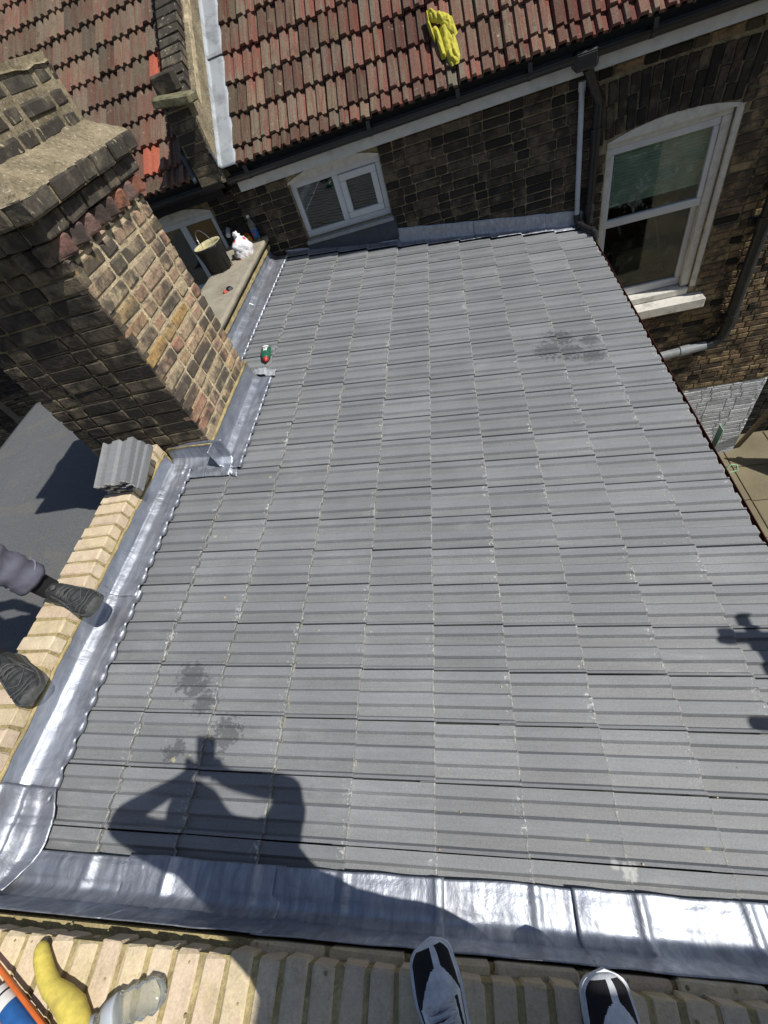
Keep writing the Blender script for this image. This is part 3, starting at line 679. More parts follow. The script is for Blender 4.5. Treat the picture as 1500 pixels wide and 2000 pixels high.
nb = thing('neighbouring_house', 'neighbouring house with weathered brown-red tiled roof behind the chimney stack', 'house', (-4.0, YW, GZ))
rf2 = deck(-6.5, -1.86, 3.2).build('roof', MAT['room'], nb)
TAILS2 = [-0.015, 0.15] + [0.15 + 0.270 * k for k in range(1, 10)]
red_roof(rf2, -1.875 - RT_W * 14, -1.875, TAILS2, rg, special=((1, 11), (4, 12)), limit=250)
m = MB(); gutter(m, -6.5, -1.66, EY + 0.012, EZ - 0.06, 0.056); m.build('gutter', MAT['black_plastic'], nb)
m = MB(); m.box((-4.1, EY + 0.08, EZ - 0.13), (4.7, 0.022, 0.10)); m.box((-4.1, EY + 0.16, EZ - 0.18), (4.7, 0.13, 0.012)); m.build('fascia', MAT['dark_cloth'], nb)
W3 = (-2.78, -2.02, 0.12, 0.80)
m = MB(); wall_panels(m, -9.0, -1.725, GZ, 1.0, YW + 0.006, [W3], 0.26)
nw = m.build('brick_wall', MAT['soot_mortar'], nb)
place(courses(-2.9, -1.73, 0.12, 0.95, 0.0705, rg, openings=[(W3[0], W3[1], W3[2] - .08, W3[3] + .09)]) + courses(-8.5, -4.2, -1.9, 0.6, 0.0705, rg), (0, YW, 0), (1, 0, 0), (0, 0, 1), (0, -1, 0), 0.05,
      lambda *a: MAT['dark_brick'], nw, limit=120, rg=rg, proud=0.012)
a, b, c, e = W3; m = MB(); fy = YW + 0.03; mid = -2.40
for (x0, x1, z0, z1) in ((a, b, c, c + .06), (a, b, e - .06, e), (a, a + .05, c + .06, e - .06), (b - .05, b, c + .06, e - .06), (mid - .035, mid + .035, c + .06, e - .06)):
    m.box(((x0 + x1) / 2, fy + .03, (z0 + z1) / 2), (x1 - x0, .06, z1 - z0), ch=.004)
w3 = m.build('window', MAT['upvc'], nb)
m = MB(); arch_piece(m, a, b, e + .001, .01, .085, YW - .003, fy + .06); m.build('arched_head', MAT['white_wood'], w3)
m = MB(); m.box(((a + b) / 2, fy + .035, (c + e) / 2), (b - a - .06, .006, e - c - .06)); m.build('pane', MAT['glass'], w3)
m = MB(); m.box(((mid + b) / 2 + .01, fy + .022, (c + e) / 2 + .02), (b - mid - .06, .012, e - c - .1)); tag(m.build('board', MAT['board'], w3), 'brown board across one pane')
m = MB(); m.box(((a + b) / 2, YW + .5, (c + e) / 2), (1.2, .05, 1.2)); m.build('dark_room', MAT['room'], nb)
m = MB(); m.tube([(-6.45, YW - .08, 1.0), (-6.45, YW - .08, GZ)], .045, 12); m.tube([(-6.45, YW - .08, -.95), (-6.45, YW - .08, -.83)], .056, 12)
m.build('downpipe', MAT['black_plastic'], nb)
# neighbour's flat felt roof
nx = thing('neighbouring_flat_roof', 'flat grey felt roof with dusty marks beyond the left brick coping', 'flat roof', (-3.3, 1.0, -.25))
m = MB()
def felt(u, v):
    x = -1.775 - 3.055 * u; y = -2.4 + 6.38 * v
    return Vector((x, y, -0.245 - 0.01 * u + 0.006 * math.sin(x * 7 + y * 2.3) + 0.004 * math.sin(y * 5 - x * 3)))
m.sheet(60, 90, felt); o = m.build('felt_sheet', MAT['felt'], nx, smooth=True, fix=False); md = o.modifiers.new('thickness', 'SOLIDIFY'); md.thickness = 0.02; md.offset = -1
for y_ in (-.35, .62, 1.60, 2.58, 3.50):
    m = MB(); m.sheet(50, 3, lambda u, v: felt(u, (y_ + .10 * v + .004 * math.sin(u * 40) + 2.4) / 6.38) + Vector((0, 0, .004 if v > .2 else .0005))); m.build('felt_lap', MAT['felt'], nx, smooth=False, fix=False)
m = MB(); m.box((-3.29, .78, (-.31 + GZ) / 2), (2.98, 6.3, -.31 - GZ)); m.build('wall', MAT['soot_mortar'], nx)
m = MB(); m.box((-4.82, .79, -.33), (0.02, 6.36, 0.12)); m.box((-3.3, 3.965, -.33), (3.02, .02, .12)); m.build('edge_board', MAT['fascia'], nx)

# ------------------------------------------------------------------ parapet between the two red roofs
par = thing('party_parapet', 'rendered party parapet with raking brick top and stone kneeler between the red roofs', 'parapet', (-1.745, 4.6, 1.1))
tn = math.tan(PITCH)
def pz(y, h): return EZ + (y - EY) * tn + h
m = MB(); y1 = 6.6
m.prism([Vector((-1.865, 4.615, 1.02)), Vector((-1.865, 4.615, 1.55)), Vector((-1.865, 4.80, 1.56)), Vector((-1.865, y1, pz(y1, 0.325))), Vector((-1.865, y1, pz(y1, -0.15)))], (0.242, 0, 0))
pw = m.build('rendered_wall', MAT['cement'], par)
m = MB()
m.prism([Vector((-1.655, 4.80, pz(4.80, .325) + .02)), Vector((-1.655, y1, pz(y1, .345))), Vector((-1.655, y1, pz(y1, .29))), Vector((-1.655, 4.80, pz(4.80, .29)))], (0.042, 0, 0))
m.build('mortar_fillet', MAT['old_mortar'], par)
for k in range(24):                          # brick-on-edge raking course
    s0 = 0.20 + k * 0.083; y = EY + s0 * math.cos(PITCH)
    me = brick_mesh(0.195, 0.073, 0.115, MAT['cap_brick'], 0.006, 0.002, pick=k)
    o = link('coping_brick', me, par); cz = pz(y, 0.385)
    o.matrix_basis = Matrix.Translation((-1.765 + rg.uniform(-.004, .004), y, cz)) @ Matrix.Rotation(PITCH, 4, 'X') @ Matrix.Rotation(rg.uniform(-.02, .02), 4, 'Z')
m = MB(); m.box((-1.72, 4.60, 1.605), (0.33, 0.17, 0.062), axes=(Vector((.98, -.1, -.14)).normalized(), Vector((.1, .995, 0)), Vector((.14, .0, .99)).normalized()), ch=0.012)
m.build('kneeler', MAT['stone'], par)
m = MB(); m.box((-1.775, 4.70, 1.70), (0.20, 0.10, 0.13), ch=.015); m.build('end_block', MAT['stock_soot'], par)
place(courses(-1.86, -1.64, 1.03, 1.54, 0.075, rg), (0, 4.615, 0), (1, 0, 0), (0, 0, 1), (0, -1, 0), 0.05, lambda *a: MAT['stock_soot'] if rg.random() < .93 else MAT['red_tooth'], par, rg=rg, proud=.012, name='end_brick')
m = MB()                                     # lead soaker strip beside the red tiles
def soak(u, v):
    x = -1.462 - 0.158 * u; s = -0.02 + 2.6 * v
    h = 0.052 + (0.028 if u > 0.92 else 0.0) + 0.006 * math.sin(s * 23.3) * (1 - u) - 0.012 * max(0, 1 - u * 8)
    x += 0.006 * math.sin(s * 23.3 + 1) * (1 - u)
    return R3(x, s, h)
m.sheet(12, 90, soak); o = m.build('lead_strip', MAT['old_lead'], par, smooth=True, fix=False); solid(o, .006)
m = MB(); m.sheet(6, 2, lambda u, v: R3(-1.462 - .158 * u, 0.93 + .03 * v, .066)); o = m.build('lead_lap', MAT['old_lead'], par, fix=False); solid(o, .006)
m = MB(); m.sheet(6, 8, lambda u, v: Vector((-1.645 + .02 * math.sin(v * 3), 4.59 + .06 * u - .02 * v, 1.07 + .22 * v * (1 - .3 * u)))); o = m.build('lead_tuck', MAT['tarp'], par, smooth=True, fix=False); solid(o, .004)
m = MB(); m.sheet(6, 8, lambda u, v: Vector((-1.90 + .03 * u, 4.58 + .07 * u, 1.08 + .25 * v * (1 - .5 * u)))); o = m.build('lead_tuck', MAT['tarp'], par, smooth=True, fix=False); solid(o, .004)
# ------------------------------------------------------------------ grey roof of the extension
ext = thing('rear_extension', 'rear extension with low grey concrete tiled roof and new lead flashings', 'extension roof', (0, 2.4, GZ))
m = MB()
m.prism([Vector((-1.58, -0.2, zroof(-1.58) - 0.05)), Vector((1.44, -0.2, zroof(1.44) - 0.05)), Vector((1.44, -0.2, GZ)), Vector((-1.58, -0.2, GZ))], (0, YW + 0.18, 0))
m.build('walls', MAT['house_mortar'], ext)
m = MB(); m.prism([G3(-1.60, -0.2, -0.045), G3(1.49, -0.2, -0.045), G3(1.49, -0.2, -0.034), G3(-1.60, -0.2, -0.034)], (0, YW + 0.17, 0))
roof = m.build('roof', MAT['room'], ext)
PROF = [(-0.004, -0.008), (-0.0045, 0.0140), (-0.040, 0.0160), (-0.049, 0.0025), (-0.085, 0.001), (-0.096, 0.0150), (-0.139, 0.0170), (-0.148, 0.0025), (-0.1820, 0.001), (-0.1895, 0.0155), (-0.1995, 0.0190)]
def tile_h(y):
    v = -((CW - (y % CW)) % CW)
    for (a, b) in zip(PROF, PROF[1:]):
        if b[0] <= v <= a[0]: return a[1] + (b[1] - a[1]) * (a[0] - v) / (a[0] - b[0])
    return 0.002
def surf(s, y):                              # top of the tiles above the roof plane
    t_ = (s / GA) % 1.0
    return -0.020 * (1 - t_) + tile_h(y)
def tile_mesh(var):
    rg_ = random.Random(var * 17 + 3); m = MB(); n = len(PROF); th = 0.016; L = GA + 0.055
    rows = [-L, -0.035, -0.004, 0.0]; vs = []
    for j, x in enumerate(rows):
        for (y, h) in PROF:
            jx = rg_.uniform(-.0035, .0025) if j == 3 else (rg_.uniform(-.003, .001) if j == 2 else 0)
            vs.append((x + jx, y, h - (0.003 * rg_.random() if j == 3 else 0)))
    tb = len(vs)
    for (y, h) in PROF: vs.append((0.0 + rg_.uniform(-.006, .001), y, h - th - rg_.uniform(0, .004)))
    for (y, h) in PROF: vs.append((-L, y, h - th))
    fs = []
    for j in range(3):
        for i in range(n - 1): fs.append((j * n + i, j * n + i + 1, (j + 1) * n + i + 1, (j + 1) * n + i))
    for i in range(n - 1): fs.append((3 * n + i, 3 * n + i + 1, tb + i + 1, tb + i)); fs.append((tb + i, tb + i + 1, tb + n + i + 1, tb + n + i))
    fs.append((0, n, 2 * n, 3 * n, tb, tb + n)); fs.append((n - 1, tb + 2 * n - 1, tb + n - 1, 4 * n - 1, 3 * n - 1, 2 * n - 1))
    m.add(vs, fs); return m.mesh('roof_tile', MAT['tile'])
TM = [tile_mesh(k) for k in range(7)]
rg = random.Random(23)
a_t = math.atan2(0.020, GA)
for i in range(-4, 6):
    for j in range(-1, 24):
        if i == -4 and 9 <= j <= 13: continue          # chimney stands here
        o = link('roof_tile', TM[rg.randrange(7)], roof)
        X = DS * math.cos(a_t) + NR * math.sin(a_t); Yv = Vector((0, 1, 0)); Z = X.cross(Yv)
        p = G3(i * GA + rg.uniform(-.0035, .0035), (j + 1) * CW + rg.uniform(-.001, .001), rg.uniform(-.0015, .0015))
        o.matrix_basis = Matrix(((X.x, Yv.x, Z.x, p.x), (X.y, Yv.y, Z.y, p.y), (X.z, Yv.z, Z.z, p.z), (0, 0, 0, 1))) @ Matrix.Rotation(rg.uniform(-.004, .004), 4, 'Z')
# bedding mortar squeezed out under the tails
m = MB()
for i in range(-4, 2):
    y = -0.02
    while y < 4.8:
        if not (i == -4 and 1.75 < y < 2.85):
            L = rg.uniform(.02, .07); r_ = rg.uniform(.002, .0065) * (1.25 if i < -1 else .8)
            if rg.random() < (0.8 if i < -1 else 0.5):
                pts = [G3(i * GA + rg.uniform(-.002, .004), y + L * q, surf(i * GA + .003, y + L * q) - .006 + rg.uniform(-.003, .004)) for q in (0, .33, .66, 1)]
                m.tube(pts, [r_ * .4, r_, r_ * rg.uniform(.6, 1.2), r_ * .4], 5)
            y += L + rg.uniform(0, .03)
        else: y = 2.85
tag(m.build('bedding_mortar', mortar_mat('grey_bedding', (0.27, 0.26, 0.225), .4), roof, smooth=True), kind='stuff')
# eaves gutter, fascia
m = MB()
ge = zroof(1.503) - 0.055; gutter(m, -0.3, 4.72, 1.518, ge - .012, 0.046, axis='y'); eg = m.build('gutter', MAT['brown_gutter'], ext)
m = MB(); m.box((1.455, 2.3, ge - .06), (.02, 4.9, .14)); m.build('fascia', MAT['brown_gutter'], ext)
m = MB(); m.sheet(2, 10, lambda u, v: Vector((1.562 + .012 * u + .015 * v, 1.93 + .02 * v - .03 * u, ge - .02 + .13 * v - .02 * u))); o = m.build('strap_end', MAT['green_strap'], eg, fix=False); solid(o, .003)
m = MB(); m.tube([(1.565, 1.735, ge - .02), (1.585, 1.745, ge - .0), (1.61, 1.735, ge), (1.61, 1.715, ge - .02), (1.575, 1.715, ge - .03)], .005, 6); m.build('strap_end', MAT['green_strap'], eg)

# lead flashings: each sheet its own piece
def nz(x, y, z, sc_=1.0): return noise.noise(Vector((x, y, z)) * sc_)
def side_lead(y0, y1, xw, xe, ztop, seed, name='lead_flashing', lift=0.004, nv=None, under=0.0):
    nv = nv or int((y1 - y0) / 0.011); NU = 26
    m = MB()
    def fn(u, v):
        y = y0 + (y1 - y0) * v; w_ = nz(seed, y * 3, 0) * .006
        zb = zroof(xw) - .012
        ed = xe + .011 * (math.cos((y + .022) * 62.83) * .5 + .5) ** 3 + .003 * nz(seed + 4, y * 5, 1)
        if u < .40:                          # upstand
            q = u / .40; z = ztop + .006 * nz(seed, y * 4, 3) + (zb + .035 - ztop) * q
            x = xw + .004 + .010 * q * q + .006 * nz(y * 5, q * 3, seed) * q
            return Vector((x, y, z))
        q = (u - .40) / .60; s_ = q ** .9
        x = xw + .014 + (ed - xw - .014) * s_; s = x / math.cos(TH)
        h = surf(s, y) * (0.05 + .35 * max(0, (s_ - .55) / .45)) + .010 * s_ + lift + .035 * max(0, 1 - q * 3.2) ** 2 - .008 * max(0, 1 - q * 3.2) + under
        h += .003 * nz(x * 7, y * 4, seed)
        bead = (math.cos((y + .022) * 62.83) * .5 + .5) ** 3
        h += bead * .030 * max(0, (q - .74) / .26) ** 1.3
        h -= .014 * max(0, (q - .93) / .07)
        return G3(s, y, h)
    m.sheet(NU, nv, fn); o = m.build(name, MAT['lead'], ext, smooth=True, fix=False); solid(o, .002); return o
XW = -1.604
side_lead(0.06, 0.96, XW, -1.450, .372, 1.0); side_lead(0.93, 1.84, XW, -1.462, .372, 2.0, lift=.008)
side_lead(2.74, 3.86, XW, -1.440, .372, 3.0); side_lead(3.82, 4.83, XW, -1.435, .372, 4.0, lift=.008)
XC, YC0, YC1, XCL = -1.282, 1.885, 2.70, -2.085          # chimney faces
side_lead(1.795, 2.72, XC, -1.150, .365, 5.0, lift=.010)
# piece across the front of the chimney
m = MB()
def front(u, v):
    x = -1.60 + (.395) * v
    if u < .45:
        q = u / .45; return Vector((x, YC0 - .006 - .012 * q * q, .375 + .02 * math.sin(v * 3) * (1 - q) - (.375 - zroof(x) - .03) * q))
    q = (u - .45) / .55; y = YC0 - .02 - .125 * q + .012 * nz(x * 6, 0, 3) * q
    s = x / math.cos(TH); return G3(s, y, surf(s, y) * q * .8 + .010 + .03 * (1 - q) ** 2 + .004 * nz(x * 20, y * 20, 9))
m.sheet(24, 34, front); o = m.build('lead_flashing', MAT['lead'], ext, smooth=True, fix=False); solid(o, .0028)
m = MB()                                     # dressed corner tongue below it
def tongue(u, v):
    x = -1.232 + .065 * u; y = 1.795 - .055 * v + .01 * math.sin(u * 3.1)
    s = x / math.cos(TH); return G3(s, y, surf(s, y) + .008 + .012 * math.sin(u * math.pi) * (1 - v))
m.sheet(10, 8, tongue); o = m.build('lead_tongue', MAT['lead'], ext, smooth=True, fix=False); solid(o, .003)
m = MB()                                     # crumpled end behind the chimney
def crump(u, v):
    x = -1.31 + .175 * u; y = 2.745 + .06 * v - .015 * math.sin(u * 3.1)
    s = x / math.cos(TH); return G3(s, y, surf(s, y) + .014 + .012 * abs(nz(x * 30, y * 35, 2)) + .012 * math.sin(u * math.pi))
m.sheet(22, 10, crump); o = m.build('lead_end', MAT['old_lead'], ext, smooth=True, fix=False); solid(o, .004)
# apron along the near parapet
def apron(x0, x1, seed, lift, yt=-.066, slant=0.0):
    m = MB(); nu, nv = 34, max(8, int((x1 - x0) / .010))
    def fn(u, v):
        x = x0 + (x1 - x0) * v + slant * (u - .3); s = x / math.cos(TH)
        tails = (s / GA) % 1.0; dt = min(tails, 1 - tails) * GA
        ridge = .015 * math.exp(-(dt / .011) ** 2) * (1 - .3 * u)
        if u < .58:
            q = u / .58; y = yt + .006 * nz(x * 6, seed, 0) - (.132) * q
            h = surf(s, y) * .12 + .009 + lift + ridge + .009 * nz(x * 5, y * 4, seed) + .010 * abs(nz((x + y) * 6, (x - y) * 2.2, seed + 5)) ** 1.3 + .035 * max(0, (q - .72) / .28) ** 2 + .004
            return G3(s, y, h)
        q = (u - .58) / .42
        y = yt - .132 - .018 * q + .003 * nz(x * 9, q * 3, seed)
        return G3(s, y, .047 + lift + .12 * q + .004 * nz(x * 5, 7, seed) * q + ridge * (1 - q))
    m.sheet(nu, nv, fn); o = m.build('lead_apron', MAT['lead'], ext, smooth=True, fix=False); solid(o, .0028); return o
for k, (a, b) in enumerate(((-1.06, -.50), (-.53, .02), (-.03, .435), (.41, .95), (.92, 1.60))): apron(a, b, 10 + k * 3.3, .002 + .004 * (k % 2))
# corner pieces bottom left
m = MB()
def corner(u, v):
    x = -1.46 + .46 * v - .05 * math.sin(u * 3.1) * (1 - v) + .03 * math.sin(u * math.pi) * v; s = x / math.cos(TH)
    if u < .6:
        q = u / .6; y = -.075 - .12 * q - .0 * v
        return G3(s, y, surf(s, y) * .4 + .016 + .035 * max(0, (q - .72) / .28) ** 2 + .005 * nz(x * 10, y * 10, 5) + .02 * math.exp(-((x + 1.19) / .018) ** 2) * (1 - q * .5))
    q = (u - .6) / .4
    return G3(s, -.198 - .018 * q, .052 + .12 * q + .004 * nz(x * 8, q, 6))
m.sheet(30, 44, corner); o = m.build('lead_corner', MAT['lead'], ext, smooth=True, fix=False); solid(o, .003)
m = MB()
def gusset(u, v):
    y = .115 - .30 * v; w_ = .155 + .05 * math.sin(v * 3.1)
    x = -1.60 + w_ * u; s = x / math.cos(TH)
    h = .020 + surf(s, y) * .3 + .075 * math.exp(-((u - .42 - .12 * v) / .12) ** 2) * (.35 + .65 * v) + .05 * max(0, (v - .75) / .25) + .09 * max(0, 1 - u * 4) ** 1.5 + .004 * nz(x * 15, y * 9, 8)
    return G3(s, y, h)
m.sheet(26, 34, gusset); o = m.build('lead_corner', MAT['lead'], ext, smooth=True, fix=False); solid(o, .003)
# flashing against the house wall, stepped over the tile courses
for k, (a, b, zt) in enumerate(((-1.45, -.93, .055), (-.93, -.27, .05), (-.28, .46, .155), (.45, 1.13, .155), (1.10, 1.475, .155))):
    m = MB(); nv = int((b - a) / .02)
    def fn(u, v, a=a, b=b, zt=zt, k=k):
        x = a + (b - a) * v; s = x / math.cos(TH)
        if u < .5:
            q = u / .5; return Vector((x, YW - .012 - .012 * q * q, zroof(x) + zt + .006 * nz(x * 5, 0, k) - (zt - .035) * q + .004 * nz(x * 9, q * 3, k)))
        q = (u - .5) / .5; y = YW - .026 - .062 * q
        return G3(s, y, .032 - .02 * q + surf(s, y) * q + .004 + .003 * nz(x * 14, q, k + 3) + .002 * (k % 2))
    m.sheet(14, nv, fn); o = m.build('lead_flashing', MAT['lead'], ext, smooth=True, fix=False); solid(o, .003)
m = MB(); m.box((-.73, YW - .014, .22), (.93, .016, .19)); m.build('lead_upstand', MAT['tarp'], ext)
# ------------------------------------------------------------------ chimney stack
rg = random.Random(41)
chm = thing('chimney_stack', 'old stock brick chimney stack, black with soot on its near face', 'chimney', ((XC + XCL) / 2, 2.29, 0.2))
cx, cy = (XC + XCL) / 2, (YC0 + YC1) / 2; wx, wy = XC - XCL, YC1 - YC0
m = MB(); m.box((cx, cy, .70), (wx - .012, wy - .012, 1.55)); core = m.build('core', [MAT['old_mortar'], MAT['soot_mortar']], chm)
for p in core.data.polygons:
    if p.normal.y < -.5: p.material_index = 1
CHC = 0.0745
zb = 0.36
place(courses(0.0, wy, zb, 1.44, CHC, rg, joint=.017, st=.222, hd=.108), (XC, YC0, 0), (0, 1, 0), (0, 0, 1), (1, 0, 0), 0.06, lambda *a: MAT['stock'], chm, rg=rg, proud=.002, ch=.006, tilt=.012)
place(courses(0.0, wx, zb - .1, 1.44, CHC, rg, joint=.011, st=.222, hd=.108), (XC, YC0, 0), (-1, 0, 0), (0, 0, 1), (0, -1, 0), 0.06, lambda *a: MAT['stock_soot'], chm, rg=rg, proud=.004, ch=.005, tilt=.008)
m = MB(); m.box((cx - .01, cy + .01, .3), (wx + .004, wy + .004, .9)); 
# dog-tooth course
for k in range(8):
    me = brick_mesh(.105, .105, .072, MAT['red_tooth'], .006, .003, pick=k)
    o = link('dogtooth_brick', me, chm); o.matrix_basis = Matrix.Translation((XC - .018, YC0 + .055 + k * .104, 1.475)) @ Matrix.Rotation(math.radians(45 + rg.uniform(-7, 7)), 4, 'Z')
for k in range(7):
    me = brick_mesh(.105, .105, .072, MAT['stock_soot'], .006, .003, pick=k)
    o = link('dogtooth_brick', me, chm); o.matrix_basis = Matrix.Translation((XC - .06 - k * .108, YC0 + .018, 1.475)) @ Matrix.Rotation(math.radians(45 + rg.uniform(-5, 5)), 4, 'Z')
m = MB(); m.box((cx, cy, 1.56), (wx - .03, wy - .03, .28)); m.build('core', MAT['soot_mortar'], chm)
def ring(z, h_, out, mt, L=.215, nm='corbel_brick'):   # a projecting course all round
    for side in range(4):
        if side in (0, 2): ln = wy + 2 * out; U = Vector((0, 1, 0)); N = Vector((1 if side == 0 else -1, 0, 0)); O = Vector((XC + out if side == 0 else XCL - out, YC0 - out, z))
        else: ln = wx + 2 * out; U = Vector((1, 0, 0)); N = Vector((0, -1 if side == 1 else 1, 0)); O = Vector((XCL - out, YC0 - out if side == 1 else YC1 + out, z))
        if side in (1, 3): U = Vector((1, 0, 0))
        u = (0 if side in (0, 2) else .105)
        end = ln - (0 if side in (0, 2) else .105)
        while u < end - .03:
            l = min(L * rg.uniform(.45, 1.05), end - u)
            if end - u - l < .05: l = end - u
            me = brick_mesh(round((l - .010) / .005) * .005, .105, round(h_ / .005) * .005, mt, .006, .003, pick=int(u * 100))
            o = link(nm, me, chm); c = O + U * (u + l / 2) - N * (.0525 - rg.uniform(-.004, .006)); D = -N
            if side in (2, 3) and px(c) is None: pass
            o.matrix_basis = Matrix(((U.x, D.x, 0, c.x), (U.y, D.y, 0, c.y), (U.z, D.z, 1, c.z), (0, 0, 0, 1))) @ Matrix.Rotation(rg.uniform(-.015, .015), 4, 'Z')
            u += l
ring(1.552, .068, .042, MAT['cap_brick']); ring(1.628, .070, .085, MAT['cap_brick'])
m = MB(); m.box((cx, cy, 1.552), (wx + .062, wy + .062, .062)); m.box((cx, cy, 1.626), (wx + .146, wy + .146, .068)); m.build('core', MAT['soot_mortar'], chm)
# sloping cement on the shoulder, then the upper shaft
sx0, sx1, sy0, sy1 = XCL + .02, XC - .055, YC0 + .07, YC1 - .01
m = MB(); n = 40
def flaunch(u, v):
    a = u * 2 * math.pi; q = v
    def sq(ax0, ax1, ay0, ay1):
        c_, s_ = math.cos(a), math.sin(a); k = 1 / max(abs(c_), abs(s_))
        return (ax0 + ax1) / 2 + c_ * k * (ax1 - ax0) / 2, (ay0 + ay1) / 2 + s_ * k * (ay1 - ay0) / 2
    x0_, y0_ = sq(XCL - .08, XC + .08, YC0 - .08, YC1 + .08); x1_, y1_ = sq(sx0 + .03, sx1 - .03, sy0 + .03, sy1 - .03)
    x, y = x0_ + (x1_ - x0_) * q, y0_ + (y1_ - y0_) * q
    return Vector((x, y, 1.658 + .115 * q ** .8 + .014 * nz(x * 9, y * 9, 2) + .006 * nz(x * 30, y * 30, 4)))
m.sheet(160, 18, flaunch); m.build('shoulder_cement', MAT['cement'], chm, smooth=True, fix=False)
m = MB(); m.box(((sx0 + sx1) / 2, (sy0 + sy1) / 2, 1.86), (sx1 - sx0 - .004, sy1 - sy0 - .004, .26)); m.build('upper_core', MAT['cement'], chm)
place(courses(0, sy1 - sy0, 1.735, 1.965, .0765, rg, joint=.02), (sx1, sy0, 0), (0, 1, 0), (0, 0, 1), (1, 0, 0), .06, lambda *a: MAT['cap_brick'], chm, rg=rg, proud=.004, ch=.007, tilt=.02)
place(courses(0, sx1 - sx0, 1.735, 1.965, .0765, rg, joint=.02), (sx1, sy0, 0), (-1, 0, 0), (0, 0, 1), (0, -1, 0), .06, lambda *a: MAT['cap_brick'], chm, rg=rg, proud=.004, ch=.007, tilt=.02)
m = MB()
def topf(u, v):
    a = u * 2 * math.pi; c_, s_ = math.cos(a), math.sin(a); k = 1 / max(abs(c_), abs(s_)); q = 1 - v * .96
    x = (sx0 + sx1) / 2 + c_ * k * q * ((sx1 - sx0) / 2 + .01); y = (sy0 + sy1) / 2 + s_ * k * q * ((sy1 - sy0) / 2 + .01)
    return Vector((x, y, 1.955 + .09 * v ** .7 + .012 * nz(x * 10, y * 10, 6)))
m.sheet(100, 14, topf); m.build('top_cement', MAT['cement'], chm, smooth=True, fix=False)
m = MB(); m.lathe([(.11, 2.02), (.10, 2.30), (.12, 2.32), (.12, 2.36), (.095, 2.36), (.09, 2.1)], ((sx0 + sx1) / 2, (sy0 + sy1) / 2, 0)); m.build('chimney_pot', MAT['red_tooth'], chm, smooth=True)
# fillet of fresh mortar over the lead
m = MB()
m.tube([(XC + .003, YC0 - .004, .362), (XC + .004, YC0 + .4, .366), (XC + .003, YC1 + .02, .362)], .011, 8)
m.tube([(XC + .003, YC0 - .004, .362), (XC - .15, YC0 - .003, .372), (XCL + .5, YC0 - .003, .372)], .010, 8)
m.build('mortar_fillet', MAT['new_mortar'], chm, smooth=True)

# ------------------------------------------------------------------ party wall: new brick coping in front, old cement slab behind the chimney
pt = thing('party_wall_coping', 'new buff brick-on-edge coping along the party wall beside the lead', 'brick coping', (-1.69, .8, .2))
rg = random.Random(3)
m = MB(); m.box((-1.697, .80, (GZ + .385) / 2), (.172, 2.14, .385 - GZ)); 
m.box((-1.6985, .80, .4065), (.178, 2.13, .058)); m.box((-1.6115, .80, .362), (.012, 2.14, .03)); m.build('mortar', MAT['new_mortar'], pt)
for k in range(29):
    y = 1.835 - k * .0752
    me = brick_mesh(.19, .062, .066, MAT['new_brick'], .004, .002, nvar=8, pick=rg.randrange(8))
    o = link('coping_brick', me, pt); o.matrix_basis = Matrix.Translation((-1.699 + rg.uniform(-.005, .005), y, .409 + rg.uniform(-.002, .003))) @ Matrix.Rotation(rg.uniform(-.03, .03), 4, 'Z') @ Matrix.Rotation(rg.uniform(-.012, .012), 4, 'Y')
m = MB(); m.tube([(-1.602, y, .372 + .003 * math.sin(y * 37)) for y in [-.2 + .05 * k for k in range(42)]], .008, 7); m.build('mortar_fillet', MAT['new_mortar'], pt, smooth=True)
sl_ = thing('cement_capped_wall', 'low wall with weathered cement capping behind the chimney, holding the bucket', 'wall', (-1.8, 3.8, .2))
m = MB()
def slab(u, v):
    x = -1.555 - .47 * u; y = 2.66 + 2.17 * v
    return Vector((x, y, .437 + .004 * nz(x * 6, y * 6, 1) + .006 * nz(x * 2, y * 2, 5) - .03 * max(0, (u - .93) / .07)))
m.sheet(20, 60, slab); o = m.build('capping', MAT['slab'], sl_, smooth=True, fix=False); md = o.modifiers.new('thickness', 'SOLIDIFY'); md.thickness = .045; md.offset = -1
m = MB(); m.box((-1.80, 3.75, (GZ + .39) / 2), (.40, 2.18, .385 - GZ)); m.build('wall_core', MAT['soot_mortar'], sl_)
m = MB(); m.box((-1.592, 3.75, .384), (.03, 2.18, .022)); m.tube([(-1.587, 2.68 + .05 * k, .370 + .003 * math.sin(k * 1.9)) for k in range(44)], .010, 7); m.build('mortar_fillet', MAT['new_mortar'], sl_, smooth=False)

